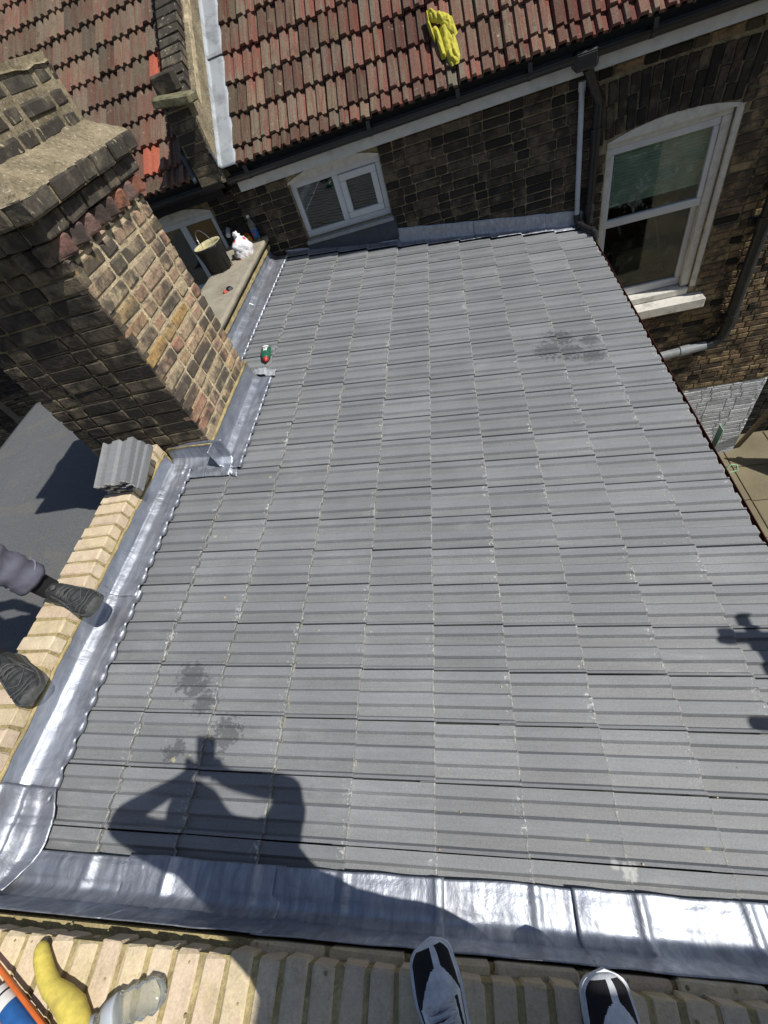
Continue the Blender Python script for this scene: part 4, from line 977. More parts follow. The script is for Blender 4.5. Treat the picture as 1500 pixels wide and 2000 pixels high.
# ------------------------------------------------------------------ near parapet: the wall the photographer stands on
np_ = thing('near_parapet', 'near parapet of buff brick on edge with thick mortar joints, under the trainers', 'parapet', (0, -.35, .2))
m = MB(); OFF = .272
def slopebox(m, s0, s1, y0, y1, h0, h1): m.prism([G3(s0, y0, h0), G3(s1, y0, h0), G3(s1, y0, h1), G3(s0, y0, h1)], (0, y1 - y0, 0))
slopebox(m, -1.75, 1.9, -.462, -.248, .15, OFF - .006); slopebox(m, -1.75, 1.9, -.46, -.226, -.4, .178)
m.prism([Vector((-1.75, -.46, .1)), Vector((1.9, -.46, -.7)), Vector((1.9, -.46, GZ)), Vector((-1.75, -.46, GZ))], (0, .24, 0))
m.build('mortar', MAT['new_mortar'], np_)
for k in range(48):
    s = -1.72 + k * .0752
    me = brick_mesh(.061, .214, .09, MAT['new_brick'], .005, .0025, nvar=8, pick=rg.randrange(8))
    p = G3(s, -.351 + rg.uniform(-.005, .005), OFF - .045 + rg.uniform(-.003, .003)); X = DS; Z = NR
    o = link('coping_brick', me, np_); o.matrix_basis = Matrix(((X.x, 0, Z.x, p.x), (X.y, 1, Z.y, p.y), (X.z, 0, Z.z, p.z), (0, 0, 0, 1))) @ Matrix.Rotation(rg.uniform(-.025, .025), 4, 'Z')
for k in range(10):
    s = -.52 + k * .226
    me = brick_mesh(.213, .10, .05, MAT['new_brick'], .006, .002, pick=k); X = DS; Z = NR
    p = G3(s + .1, -.272 + rg.uniform(-.004, .004), .165 + rg.uniform(-.003, .003))
    o = link('stretcher_brick', me, np_); o.matrix_basis = Matrix(((X.x, 0, Z.x, p.x), (X.y, 1, Z.y, p.y), (X.z, 0, Z.z, p.z), (0, 0, 0, 1))) @ Matrix.Rotation(rg.uniform(-.012, .012), 4, 'Z')
# ------------------------------------------------------------------ loose things on the roof
def frame(o3, X, Y, Z): return Matrix(((X.x, Y.x, Z.x, o3.x), (X.y, Y.y, Z.y, o3.y), (X.z, Y.z, Z.z, o3.z), (0, 0, 0, 1)))
rg = random.Random(9)
# three spare tiles leaning on the end of the coping
LONG = Vector((-.02, .96, .27)).normalized(); WID = Vector((1, .04, -.02)); WID = (WID - LONG * WID.dot(LONG)).normalized(); UPN = WID.cross(LONG).normalized()
def spare(var):
    rg_ = random.Random(var + 70); m = MB(); n = len(PROF); L = .275; th = .018; vs = []
    for x in (-L, -L * .5, 0.0):
        for (y, h) in PROF: vs.append((x + rg_.uniform(-.006, .006) * (x == 0 or x == -L), y, h))
    for (y, h) in PROF: vs.append((-L, y, h - th))
    for (y, h) in PROF: vs.append((rg_.uniform(-.01, .004), y, h - th))
    fs = []
    for j in range(2):
        for i in range(n - 1): fs.append((j * n + i, j * n + i + 1, (j + 1) * n + i + 1, (j + 1) * n + i))
    for i in range(n - 1):
        fs.append((2 * n + i, 2 * n + i + 1, 4 * n + i + 1, 4 * n + i)); fs.append((4 * n + i, 4 * n + i + 1, 3 * n + i + 1, 3 * n + i)); fs.append((3 * n + i, 3 * n + i + 1, i + 1, i))
    fs.append((0, n, 2 * n, 4 * n, 3 * n)); fs.append((n - 1, 4 * n - 1, 5 * n - 1, 3 * n - 1, 2 * n - 1))
    m.add(vs, fs); return m.mesh('spare_roof_tile', MAT['tile'])
labs = ['topmost spare grey roof tile of the stack on the brick coping by the chimney', 'middle spare grey roof tile of the stack on the brick coping by the chimney', 'lowest spare grey roof tile of the stack, under the other two by the chimney']
for k in range(3):
    o = link('spare_roof_tile', spare(k)); tag(o, labs[k], 'roof tile', 'spare tiles stacked on the coping')
    c = Vector((-1.735, 1.475, .472)) + UPN * (.075 - .034 * k) + WID * (.012 * k) + LONG * (-.006 * k)
    o.matrix_basis = frame(c, -LONG, WID * -1, UPN) @ Matrix.Rotation(.03 * k - .02, 4, 'Z')
    o.matrix_basis = frame(c + WID * .2, -LONG, WID, UPN) @ Matrix.Rotation(-.035 * k + .03, 4, 'Z')
m = MB(); m.box((-1.66, 1.60, .475), (.16, .07, .06), ch=.005); tag(m.build('brick_offcut', MAT['new_brick']), 'buff brick offcut propping up the stack of spare tiles', 'brick')

# bucket
bk = thing('mortar_bucket', 'black builder\'s bucket with cream mortar residue inside and wire handle', 'bucket', (-1.9, 4.27, .44))
tl = Vector((-.06, .0, 1)).normalized(); ax = (tl.orthogonal().normalized(), tl.cross(tl.orthogonal()).normalized(), tl)
B0 = (-1.9, 4.27, .442)
m = MB(); m.lathe([(.0, .0), (.098, .0), (.102, .01), (.128, .235), (.136, .24), (.138, .262), (.132, .264), (.126, .25), (.122, .236), (.10, .02), (.0, .02)], B0, ax, 32, cap=False)
for k in range(10):
    a = k * .628; m.box(Vector(B0) + ax[0] * (.117 * math.cos(a)) + ax[1] * (.117 * math.sin(a)) + tl * .12, (.004, .004, .19), (ax[0], ax[1], tl))
m.build('body', MAT['bucket'], bk, smooth=True)
m = MB(); m.lathe([(.0, .085), (.105, .08), (.1125, .14), (.1235, .243), (.1305, .2665), (.1300, .2685), (.121, .243), (.110, .14), (.101, .088), (.0, .09)], B0, ax, 32, cap=False); m.build('residue', MAT['residue'], bk, smooth=True)
m = MB(); hp = []
for k in range(21):
    a = math.pi * k / 20; hp.append(Vector(B0) + tl * (.252 + .125 * math.sin(a) * .85) + ax[0] * (.0) + Vector((-.80, .60, 0)) * (-.139 * math.cos(a)) + Vector((-.06, .10, 0)) * (math.sin(a) * 1.0))
m.tube(hp, .0028, 6); m.build('handle', MAT['wire'], bk, smooth=True)

def blob(m, c, rad, seed, amp=.25, n=22, nr=14, flat=None, mi=0, sc_=2.0):
    c = Vector(c); vs = []
    for j in range(nr + 1):
        th = math.pi * j / nr
        for i in range(n):
            a = 2 * math.pi * i / n; dr = Vector((math.sin(th) * math.cos(a), math.sin(th) * math.sin(a), math.cos(th)))
            k = 1 + amp * noise.noise(dr * sc_ + Vector((seed, 0, 0))) + amp * .5 * noise.noise(dr * sc_ * 2.7 + Vector((0, seed, 0)))
            p = Vector((dr.x * rad[0], dr.y * rad[1], dr.z * rad[2])) * k
            if flat is not None and c.z + p.z < flat: p.z = flat - c.z
            vs.append(c + p)
    fs = [(j * n + i, j * n + (i + 1) % n, (j + 1) * n + (i + 1) % n, (j + 1) * n + i) for j in range(nr) for i in range(n)]
    m.add(vs, fs, mi)
m = MB(); blob(m, (-1.705, 4.47, .525), (.095, .105, .10), 3.3, .26, 40, 24, .445, sc_=1.7); bgo = thing('carrier_bag', 'crumpled white plastic carrier bag with red dots beside the bucket', 'plastic bag', (-1.70, 4.47, .44)); m.build('bag', MAT['bag'], bgo, smooth=True)
m = MB(); blob(m, (-1.715, 4.50, .635), (.035, .03, .04), 8.1, .5, 16, 10); m.build('bag_knot', MAT['bag'], bgo, smooth=True)
# drink bottle
db = thing('drink_bottle', 'clear plastic drink bottle with blue label standing by the house wall', 'bottle', (-1.645, 4.775, .44))
Bp = (-1.645, 4.775, .444)
m = MB(); m.lathe([(.0, .004), (.028, .0), (.033, .01), (.033, .06), (.031, .065), (.033, .14), (.034, .16), (.026, .195), (.013, .222), (.012, .24)], Bp, None, 20, cap=False); m.build('bottle_body', MAT['clear'], db, smooth=True)
m = MB(); m.lathe([(.0, .008), (.029, .006), (.030, .045), (.0, .046)], Bp, None, 18, cap=False); m.build('drink', plain('cola', (.10, .06, .02), .2), db, smooth=True)
m = MB(); m.lathe([(.0338, .062), (.0345, .064), (.0345, .135), (.0338, .137)], Bp, None, 20, cap=False); lb = m.build('label_band', MAT['blue_label'], db, smooth=True)
m = MB(); m.box((Bp[0] - .004, Bp[1] - .0345, Bp[2] + .10), (.022, .003, .018)); m.build('label_patch', MAT['red'], lb)
m = MB(); m.lathe([(.0, .238), (.0145, .238), (.0145, .256), (.0, .257)], Bp, None, 16, cap=False); m.build('cap', MAT['white_label'], db)
# snack packet, wrapper, tape measure
m = MB(); blob(m, (-1.745, 4.77, .50), (.055, .05, .06), 5.5, .30, 24, 14, .444); sp = thing('snack_packet', 'orange and brown food packet between the bottle and the bag', 'packet', (-1.745, 4.77, .44)); m.build('packet', MAT['orange_packet'], sp, smooth=True)
m = MB(); blob(m, (-1.752, 4.725, .525), (.026, .012, .026), 2.5, .2, 14, 10); m.build('packet_print', MAT['white_label'], sp, smooth=True)
m = MB(); m.sheet(8, 5, lambda u, v: Vector((-1.70 + .075 * u, 4.68 + .03 * v, .449 + .008 * math.sin(u * 9 + v * 4)))); o = m.build('wrapper', MAT['purple'], fix=False); solid(o, .002); tag(o, 'small purple wrapper on the cement capping below the drink bottle', 'wrapper')
tm = thing('tape_measure', 'red and black tape measure lying on the cement capping', 'tape measure', (-1.668, 3.73, .44))
m = MB(); m.box((-1.655, 3.75, .472), (.055, .075, .055), (Vector((.8, .6, 0)), Vector((-.6, .8, 0)), Vector((0, 0, 1))), ch=.014); m.box((-1.633, 3.775, .462), (.02, .03, .03), ch=.005); m.build('case', MAT['black_plastic'], tm)
m = MB(); m.box((-1.682, 3.705, .472), (.05, .034, .05), (Vector((.8, .6, 0)), Vector((-.6, .8, 0)), Vector((0, 0, 1))), ch=.012); m.build('grip', MAT['red'], tm)
# squeezy bottle lying on the tiles
sq = thing('squeezy_bottle', 'green squeezy bottle with white label and red cap lying on the grey tiles', 'bottle', (-1.25, 3.0, zroof(-1.25)))
X = Vector((.22, -.975, .0)).normalized(); Yv = NR.cross(X).normalized(); Z = X.cross(Yv)
mw = frame(G3(-1.285, 3.075, .034), X, Yv, NR)
def loft(m, secs, n=18, mi=0):
    vs = []
    for (x, a, b, zc) in secs:
        for k in range(n): vs.append((x, a * math.cos(2 * math.pi * k / n), zc + b * math.sin(2 * math.pi * k / n)))
    fs = [(j * n + k, j * n + (k + 1) % n, (j + 1) * n + (k + 1) % n, (j + 1) * n + k) for j in range(len(secs) - 1) for k in range(n)]
    fs += [tuple(reversed(range(n))), tuple(range((len(secs) - 1) * n, len(secs) * n))]; m.add(vs, fs, mi)
def placed(m, name, mt, par_, mw, smooth=True, sol=0):
    m.v = [tuple(mw @ Vector(v)) for v in m.v]; o = m.build(name, mt, par_, smooth=smooth)
    if sol: solid(o, sol)
    return o
m = MB(); loft(m, [(-.004, .026, .016, 0), (0, .036, .024, 0), (.03, .040, .028, 0), (.09, .039, .028, 0), (.12, .036, .026, 0), (.15, .028, .021, 0), (.165, .016, .014, 0)], 22); placed(m, 'bottle_body', MAT['green_plastic'], sq, mw)
m = MB(); m.sheet(10, 8, lambda u, v: Vector((.012 + .078 * u, (v - .5) * .056 * (1 - .25 * u), .0295 - .012 * ((v - .5) * 1.9) ** 2))); lab = placed(m, 'label_patch', MAT['white_label'], sq, mw, sol=.001)
m = MB()
for k in range(5): m.box((.045 + .002 * math.sin(k), (k - 2) * .0085, .0312 - .0009 * abs(k - 2)), (.012, .005 - .001 * (k % 2), .0012))
m.box((.062, 0, .031), (.006, .008, .001)); placed(m, 'label_print', MAT['black_plastic'], lab, mw, smooth=False)
m = MB(); m.sheet(6, 6, lambda u, v: Vector((.105 + .035 * u, (v - .5) * .042 * (1 - .35 * u), .0265 - .004 * u - .010 * ((v - .5) * 1.9) ** 2))); placed(m, 'label_patch', plain('pink_label', (.55, .42, .36), .5), sq, mw, sol=.001)
m = MB(); loft(m, [(.163, .020, .018, 0), (.168, .022, .020, 0), (.186, .020, .018, 0), (.190, .010, .009, 0), (.205, .007, .006, 0)], 16); placed(m, 'cap', MAT['red'], sq, mw)
# yellow work gloves on the red tiles
gl = thing('work_gloves', 'crumpled yellow work gloves lying on the red roof tiles', 'gloves', R3(.38, .33, .06))
def flap(pts_l, pts_r, h0, h1, name, seed, par_):
    m = MB(); n = len(pts_l)
    def at(P_, q):
        q *= (n - 1); i = min(int(q), n - 2); return Vector(P_[i]).lerp(Vector(P_[i + 1]), q - i)
    vs = []; NU, NV = 26, 40
    for side in (1, 0):
        for j in range(NV + 1):
            for i in range(NU + 1):
                u, v = i / NU, j / NV; a, b = at(pts_l, v), at(pts_r, v); p = a.lerp(b, u)
                e_ = (1 - (2 * u - 1) ** 2) ** .5 * (min(1, v * 6) * min(1, (1 - v) * 6)) ** .5
                h = h0 + (h1 - h0) * v + (e_ * (.028 + .016 * noise.noise(Vector((p.x * 22, p.y * 9, seed)))) + .030 * abs(noise.noise(Vector((p.x * 24 + p.y * 9, p.y * 10 - p.x * 6, seed + 3)))) * e_ + .006 * noise.noise(Vector((p.x * 70, p.y * 60, seed))) * e_ if side else -.004 * e_)
                vs.append(R3(p.x, p.y, .055 + h))
    k = (NU + 1) * (NV + 1); fs = []
    for j in range(NV):
        for i in range(NU):
            a = j * (NU + 1) + i; fs.append((a, a + 1, a + NU + 2, a + NU + 1)); fs.append((k + a, k + a + NU + 1, k + a + NU + 2, k + a + 1))
    for j in range(NV):
        for i_ in (0, NU): a = j * (NU + 1) + i_; fs.append((a, a + NU + 1, k + a + NU + 1, k + a))
    for i in range(NU):
        for j_ in (0, NV): a = j_ * (NU + 1) + i; fs.append((a, a + 1, k + a + 1, k + a))
    m.add(vs, fs); return m.build(name, MAT['yellow_fabric'], par_, smooth=True)
flap([(.355, .44), (.36, .36), (.375, .24), (.395, .14), (.41, .11)], [(.43, .44), (.455, .38), (.475, .27), (.485, .17), (.470, .115)], .0, .004, 'glove_palm', 1.0, gl)
flap([(.295, .45), (.325, .36), (.335, .27), (.343, .20), (.345, .185)], [(.34, .46), (.362, .38), (.375, .28), (.385, .20), (.380, .185)], .0, .0, 'glove_thumb', 4.0, gl)
flap([(.275, .56), (.30, .47), (.36, .44), (.41, .37), (.46, .30)], [(.31, .575), (.335, .53), (.41, .50), (.46, .44), (.485, .32)], .022, .022, 'glove_cuff', 7.0, gl)
flap([(.270, .56), (.268, .50), (.275, .44), (.30, .36), (.31, .33)], [(.295, .565), (.29, .51), (.298, .46), (.315, .38), (.318, .335)], .012, .0, 'glove_edge', 9.0, gl)

# tools on the near coping
cg = thing('caulking_gun', 'orange caulking gun with blue and white sealant cartridge on the near coping', 'caulking gun', G3(-1.05, -.34, .275))
A = G3(-1.225, -.318, .302); Bq = G3(-.98, -.436, .302)
X = (Bq - A).normalized(); Yv = NR.cross(X).normalized(); mw = frame(A, X, Yv, NR)
m = MB(); m.lathe([(.0, .085), (.0235, .085), (.024, .088), (.024, .30), (.0, .30)], (0, 0, 0), (Vector((0, 1, 0)), Vector((0, 0, 1)), Vector((1, 0, 0))), 24, cap=False); cart = placed(m, 'cartridge', MAT['white_label'], cg, mw)
m = MB(); m.lathe([(.0244, .137), (.0247, .139), (.0247, .235), (.0244, .237)], (0, 0, 0), (Vector((0, 1, 0)), Vector((0, 0, 1)), Vector((1, 0, 0))), 24, cap=False); placed(m, 'label_band', MAT['blue_label'], cart, mw)
m = MB(); m.lathe([(.0244, .237), (.0247, .239), (.0247, .262), (.0244, .264)], (0, 0, 0), (Vector((0, 1, 0)), Vector((0, 0, 1)), Vector((1, 0, 0))), 24, cap=False); placed(m, 'label_band', MAT['yellow_plastic'], cart, mw)
m = MB(); m.lathe([(.0246, .103), (.025, .104), (.025, .107), (.0246, .108)], (0, 0, 0), (Vector((0, 1, 0)), Vector((0, 0, 1)), Vector((1, 0, 0))), 24, cap=False); placed(m, 'label_line', MAT['black_plastic'], cart, mw)
m = MB()
m.box((.15, .032, .006), (.30, .010, .014), ch=.003); m.box((.15, -.032, -.012), (.30, .010, .014), ch=.003); m.box((.302, 0, -.002), (.008, .07, .04), ch=.003); m.box((.002, 0, -.002), (.008, .07, .04), ch=.003)
placed(m, 'carriage', MAT['orange'], cg, mw, smooth=False)
m = MB(); m.tube([(-.06, 0, 0), (.085, 0, 0)], .005, 8); placed(m, 'rod', MAT['wire'], cg, mw)
m = MB(); m.box((-.01, .012, .03), (.055, .012, .018), (Vector((.8, .1, .59)), Vector((0, 1, 0)), Vector((-.59, 0, .8))), ch=.003); m.box((.02, -.004, -.015), (.018, .014, .03), ch=.004); placed(m, 'trigger', MAT['orange'], cg, mw, smooth=False)
ld = thing('yellow_hand_tool', 'curved yellow tool with rounded tip lying on the near coping', 'hand tool', G3(-.92, -.33, .275))
m = MB(); path = [(-1.026, -.253, .024), (-1.024, -.257, .024), (-1.018, -.266, .025), (-1.005, -.285, .025), (-.975, -.315, .026), (-.945, -.335, .030), (-.905, -.348, .032), (-.870, -.365, .033), (-.840, -.395, .034), (-.815, -.43, .034), (-.80, -.47, .034)]
m.tube([G3(a / math.cos(TH) - .045, b, .276 + c * .92) for a, b, c in path], [.004, .011, .017, .020, .0215, .0225, .027, .032, .034, .035, .036], 20); m.build('handle', MAT['yellow_plastic'], ld, smooth=True)
cb = thing('crushed_bottle', 'crushed clear plastic bottle with pale cap lying on the near coping', 'bottle', G3(-.73, -.36, .275))
A = G3(-.885, -.395, .304); X = (G3(-.715, -.325, .304) - A).normalized(); Yv = NR.cross(X).normalized(); mw = frame(A, X, Yv, NR)
m = MB(); secs = [(.03, .012, .012, -.006), (.05, .020, .018, -.003), (.075, .030, .026, 0)]
for k in range(9): secs.append((.085 + .013 * k, .031 + .006 * (k % 2), .021 + .007 * (k % 2) - .001 * k, .002 * math.sin(k * 1.7)))
secs.append((.205, .022, .015, 0)); loft(m, secs, 26); placed(m, 'bottle_body', MAT['clear'], cb, mw)
m = MB(); loft(m, [(.012, .0155, .0155, -.006), (.014, .0165, .0165, -.006), (.03, .0165, .0165, -.006), (.032, .014, .014, -.006)], 18); placed(m, 'cap', MAT['grey_pipe'], cb, mw)
m = MB(); loft(m, [(.058, .026, .022, .0), (.060, .0285, .025, .0), (.088, .0368, .0300, .001), (.089, .0365, .0298, .001)], 26); placed(m, 'label_band', MAT['pale_pipe'], cb, mw)
# corner of the garden beyond the painted wall
gw = thing('recessed_wall', 'dark brick wall set back beyond the white painted wall', 'wall', (4.9, 5.2, GZ))
m = MB(); m.box((4.9, 5.33, GZ + 1.2), (2.3, .24, 2.4)); m.build('core', MAT['soot_mortar'], gw)
place(courses(3.80, 6.0, GZ, GZ + 2.3, .075, rg), (0, 5.205, 0), (1, 0, 0), (0, 0, 1), (0, -1, 0), .05, lambda *a: MAT['dark_brick'], gw, rg=rg, proud=.01, limit=60)
scn = thing('added_shadow_screen', 'unseen timber screen added to cast a shadow at the corner of the patio', 'shadow screen', (4.5, 4.4, GZ))  # unseen, added to cast the shadow on the patio and painted wall
A_, B_ = Vector((4.27, 4.607, GZ)), Vector((4.70, 4.15, GZ)); dr_ = (B_ - A_).normalized(); nr_ = Vector((-dr_.y, dr_.x, 0))
for k in range(6):
    m = MB(); m.box(A_ + dr_ * (.05 + k * .104) + Vector((0, 0, .45)), (.098, .02, .90), (dr_, nr_, Vector((0, 0, 1))), ch=.003); m.build('board', MAT['timber'], scn)
m = MB(); m.box(A_ + dr_ * .31 + nr_ * .03 + Vector((0, 0, .7)), (.6, .03, .05), (dr_, nr_, Vector((0, 0, 1)))); m.build('rail', MAT['timber'], scn)
m = MB(); m.box((3.88, 4.80, GZ + .55), (.05, .05, 1.15), (Vector((1, 0, 0)), Vector((0, .96, .26)), Vector((0, -.26, .96))), ch=.004); tag(m.build('timber_batten', MAT['timber']), 'weathered timber batten leaning at the corner of the white painted wall', 'timber')
# ------------------------------------------------------------------ people
def skin_body(name, V, E, mats, mf, parent, sub=2):
    """V: name -> (x, y, z, radius); one continuous skinned surface, root = pelvis"""
    names = list(V); me = bpy.data.meshes.new(name)
    me.from_pydata([V[k][:3] for k in names], [(names.index(a), names.index(b)) for a, b in E], [])
    o = bpy.data.objects.new(name + '_cage', me); COL.objects.link(o)
    o.modifiers.new('skin', 'SKIN'); sd = o.modifiers.new('sub', 'SUBSURF'); sd.levels = sub; sd.render_levels = sub
    for k, nme in enumerate(names):
        q = me.skin_vertices[0].data[k]; rr_ = V[nme][3]; q.radius = rr_ if isinstance(rr_, tuple) else (rr_, rr_); q.use_root = (nme == 'pelvis')
    bpy.context.view_layer.update()
    dg = bpy.context.evaluated_depsgraph_get(); nm = bpy.data.meshes.new_from_object(o.evaluated_get(dg)); nm.name = name
    bpy.data.objects.remove(o); bpy.data.meshes.remove(me)
    nm.materials.clear()
    for m_ in mats: nm.materials.append(m_)
    for v_ in nm.vertices:                   # folds in the cloth
        if mf(v_.co) != 2: v_.co += v_.normal * (.010 * noise.noise(Vector((v_.co.x * 16, v_.co.y * 16, v_.co.z * 9))) + .006 * abs(noise.noise(Vector((v_.co.x * 22, v_.co.y * 22, v_.co.z * 30)))))
    for p in nm.polygons: p.use_smooth = True; p.material_index = mf(p.center)
    return link(name, nm, parent)
def shoe(parent, toe, heel, up, length, style, rgs):
    """trainer or boot: sole and lofted upper in its own frame, u runs from toe to heel"""
    toe, heel, up = Vector(toe), Vector(heel), Vector(up).normalized()
    X = (heel - toe).normalized(); up = (up - X * up.dot(X)).normalized(); Yv = up.cross(X).normalized(); mw = frame(toe, X, Yv, up)
    NU, NW = 120, 96
    def hw(u):
        if u < .12: return .004 + .0475 * math.sqrt(max(0, 1 - (1 - u / .12) ** 2))
        pts = [(0, .024), (.008, .031), (.022, .038), (.05, .045), (.11, .051), (.22, .055), (.33, .056), (.5, .048), (.65, .041), (.85, .041), (.95, .033), (1, .016)]
        for a, b in zip(pts, pts[1:]):
            if u <= b[0]: t_ = (u - a[0]) / (b[0] - a[0]); return a[1] + (b[1] - a[1]) * t_
        return .016
    def hh(u):
        if u < .12: return .020 + .0285 * math.sqrt(max(0, 1 - (1 - u / .12) ** 2))
        pts = [(0, .026), (.02, .034), (.06, .042), (.15, .050), (.3, .060), (.45, .078), (.6, .098), (.75, .108), (.9, .108), (1, .09)]
        for a, b in zip(pts, pts[1:]):
            if u <= b[0]: t_ = (u - a[0]) / (b[0] - a[0]); return a[1] + (b[1] - a[1]) * t_
        return .09
    def off(u): return -.007 * math.sin(u * 3.1)
    m = MB(); vs = []
    for j in range(NU + 1):
        u = j / NU
        for k in range(NW + 1):
            w_ = -1 + 2 * k / NW; a = w_ * math.pi / 2
            y = math.sin(a) * abs(math.sin(a)) ** -.25 * hw(u) if abs(math.sin(a)) > 1e-4 else 0
            z = .016 + (hh(u) - .016) * max(0, math.cos(a)) ** .72
            if style == 'boot': z += .0035 * noise.noise(Vector((u * 16, w_ * 5, 2))) + .0025 * math.sin(u * 60) * (1 if .3 < u < .6 and abs(w_) < .5 else 0)
            vs.append((u * length, y + off(u), z))
    fs = []; ms = []
    def blk(u, w_):
        if style == 'boot': return 1 if (u < .05 or (abs(w_) > .86)) else 0
        el = lambda cu, cw, ru, rw: ((u - cu) / ru) ** 2 + ((w_ - cw) / rw) ** 2 < 1
        if u < .035 or abs(w_) > .90: return 0
        if u > .60 and abs(w_) < .42 + (u - .6): return 1
        if u < .34 and abs(w_) < .80 - .5 * max(0, .10 - u) / .10 * .5:
            lo_, hi_ = .10 - (u - .16) * 3.0, .10 + (u - .16) * 3.2
            if abs(w_ - .10) < .085 and u < .22: return 0
            if u >= .16 and (lo_ - .10 < w_ < hi_ + .10): return 0
            return 1
        if el(.40, -.76, .17, .13): return 1
        if .30 < u < .62 and (abs(w_ - .50 - (u - .42) * .5) < .065 or abs(w_ - .80) < .06): return 1
        if .36 < u < .60 and abs(w_) < .26 and int(u * 42) % 3 == 0: return 1
        if u > .62 and abs(abs(w_) - .72) < .07: return 1
        return 0
    for j in range(NU):
        for k in range(NW):
            a = j * (NW + 1) + k; fs.append((a, a + 1, a + NW + 2, a + NW + 1)); ms.append(blk((j + .5) / NU, -1 + 2 * (k + .5) / NW))
    fs.append(tuple(range(NW + 1))); ms.append(0); fs.append(tuple(range(NU * (NW + 1), (NU + 1) * (NW + 1)))); ms.append(0)
    m.add(vs, fs); m.m = ms
    A, Bm = (MAT['shoe_white'], MAT['shoe_black']) if style == 'trainer' else (MAT['boot'], MAT['boot_sole'])
    m.v = [tuple(mw @ Vector(v)) for v in m.v]
    so_ = m.build('shoe', [A, Bm], parent, smooth=True)
    m = MB(); lo = [(hw(i / 40)) for i in range(41)]
    ring_ = [(i / 40 * length - (.004 if i == 0 else 0), lo[i] + .006 + off(i / 40)) for i in range(41)] + [(i / 40 * length, -lo[i] - .006 + off(i / 40)) for i in range(40, -1, -1)]
    m.prism([Vector((x, y, 0)) for x, y in ring_], (0, 0, .022)); m.v = [tuple(mw @ Vector(v)) for v in m.v]
    m.build('sole', MAT['boot_sole'] if style == 'boot' else MAT['shoe_white'], so_)
    m = MB()
    def top(u, w_): a = w_ * math.pi / 2; return mw @ Vector((u * length, math.copysign(abs(math.sin(a)) ** .75, w_) * hw(u) + off(u), .018 + (hh(u) - .016) * math.cos(a) ** .72))
    us = [.35, .39, .43, .47, .51, .55] if style == 'trainer' else [.42, .48, .54]
    for k, u in enumerate(us):
        sg = 1 if k % 2 else -1
        m.tube([top(u, -.36), top(u + .008, -.18) + up * .003, top(u + .014, 0) + up * .004, top(u + .02, .18) + up * .003, top(u + .03, .36)], .0046, 6)
        m.tube([top(u + .03, -.34), top(u + .01, 0) + up * .005, top(u - .008, .34)], .0042, 6)
    if style == 'trainer':
        c = top(.57, 0) + up * .006
        for sg in (-1, 1):
            m.tube([c, top(.53, .35 * sg) + up * .016, top(.56, .72 * sg) + up * .014, top(.62, .52 * sg) + up * .012, c], .0034, 6)
            m.tube([c, top(.64, .2 * sg) + up * .008, top(.72, .36 * sg) + up * .004], .0030, 6)
    else:
        blob(m, top(.66, 0) + up * .004, (.014, .014, .008), 1.0, .1, 14, 8)
        for (u0, u1, w0) in ((.10, .16, .95), (.15, .24, .8), (.22, .40, .62)):
            m.tube([top(u0 + (u1 - u0) * abs(q), q * w0) + up * .001 for q in [k / 8 - 1 for k in range(17)]], .0028, 6)
        for sg in (-1, 1):
            m.tube([top(.30, .85 * sg), top(.42, .60 * sg), top(.60, .52 * sg)], .004, 6); m.tube([top(.45, .9 * sg), top(.55, .62 * sg), top(.70, .5 * sg)], .0035, 6)
    m.build('laces', MAT['lace'] if style == 'trainer' else MAT['boot_sole'], so_, smooth=True)
    return so_
rg = random.Random(77)
# the photographer, standing on the near parapet
ph = thing('person', 'person in white and black trainers standing on the near parapet, holding up a phone', 'person', (.22, -.4, .22))
CF, CD_, CR = f, d, r
pc = CAM - CF * .013 + CD_ * .050                       # middle of the phone, just behind its lens
hl = pc + CD_ * .045 - CR * .030 - CF * .02; hr = pc + CD_ * .045 + CR * .040 - CF * .02
V = {'pelvis': (.23, -.35, 1.02, .118), 'belly': (.23, -.31, 1.18, .118), 'chest': (.22, -.245, 1.36, .125), 'neck': (.25, -.225, 1.52, .062), 'chin': (.255, -.195, 1.60, .066),
     'head': (.255, -.17, 1.69, (.080, .088)), 'crown': (.255, -.18, 1.765, (.06, .075)),
     'hipl': (.13, -.36, .97, .115), 'kneel': (.11, -.34, .63, .082), 'anklel': (.115, -.405, .335, .05), 'footl': (.08, -.335, .30, .035),
     'hipr': (.34, -.36, .96, .115), 'kneer': (.515, -.315, .61, .082), 'ankler': (.435, -.425, .27, .05), 'footr': (.42, -.35, .235, .035),
     'shl': (-.03, -.245, 1.44, .068), 'ell': (-.155, -.212, 1.60, .048), 'wrl': (hl.x - .10, hl.y - .045, hl.z - .035, .032), 'hal': (*hl, .027),
     'shr': (.43, -.22, 1.42, .080), 'elr': (.485, -.075, 1.475, .058), 'wrr': (hr.x + .03, hr.y - .015, hr.z - .075, .036), 'har': (*hr, .028)}
E_ = [('pelvis', 'belly'), ('belly', 'chest'), ('chest', 'neck'), ('neck', 'chin'), ('chin', 'head'), ('head', 'crown'), ('pelvis', 'hipl'), ('hipl', 'kneel'), ('kneel', 'anklel'), ('anklel', 'footl'),
      ('pelvis', 'hipr'), ('hipr', 'kneer'), ('kneer', 'ankler'), ('ankler', 'footr'), ('chest', 'shl'), ('shl', 'ell'), ('ell', 'wrl'), ('wrl', 'hal'), ('chest', 'shr'), ('shr', 'elr'), ('elr', 'wrr'), ('wrr', 'har')]
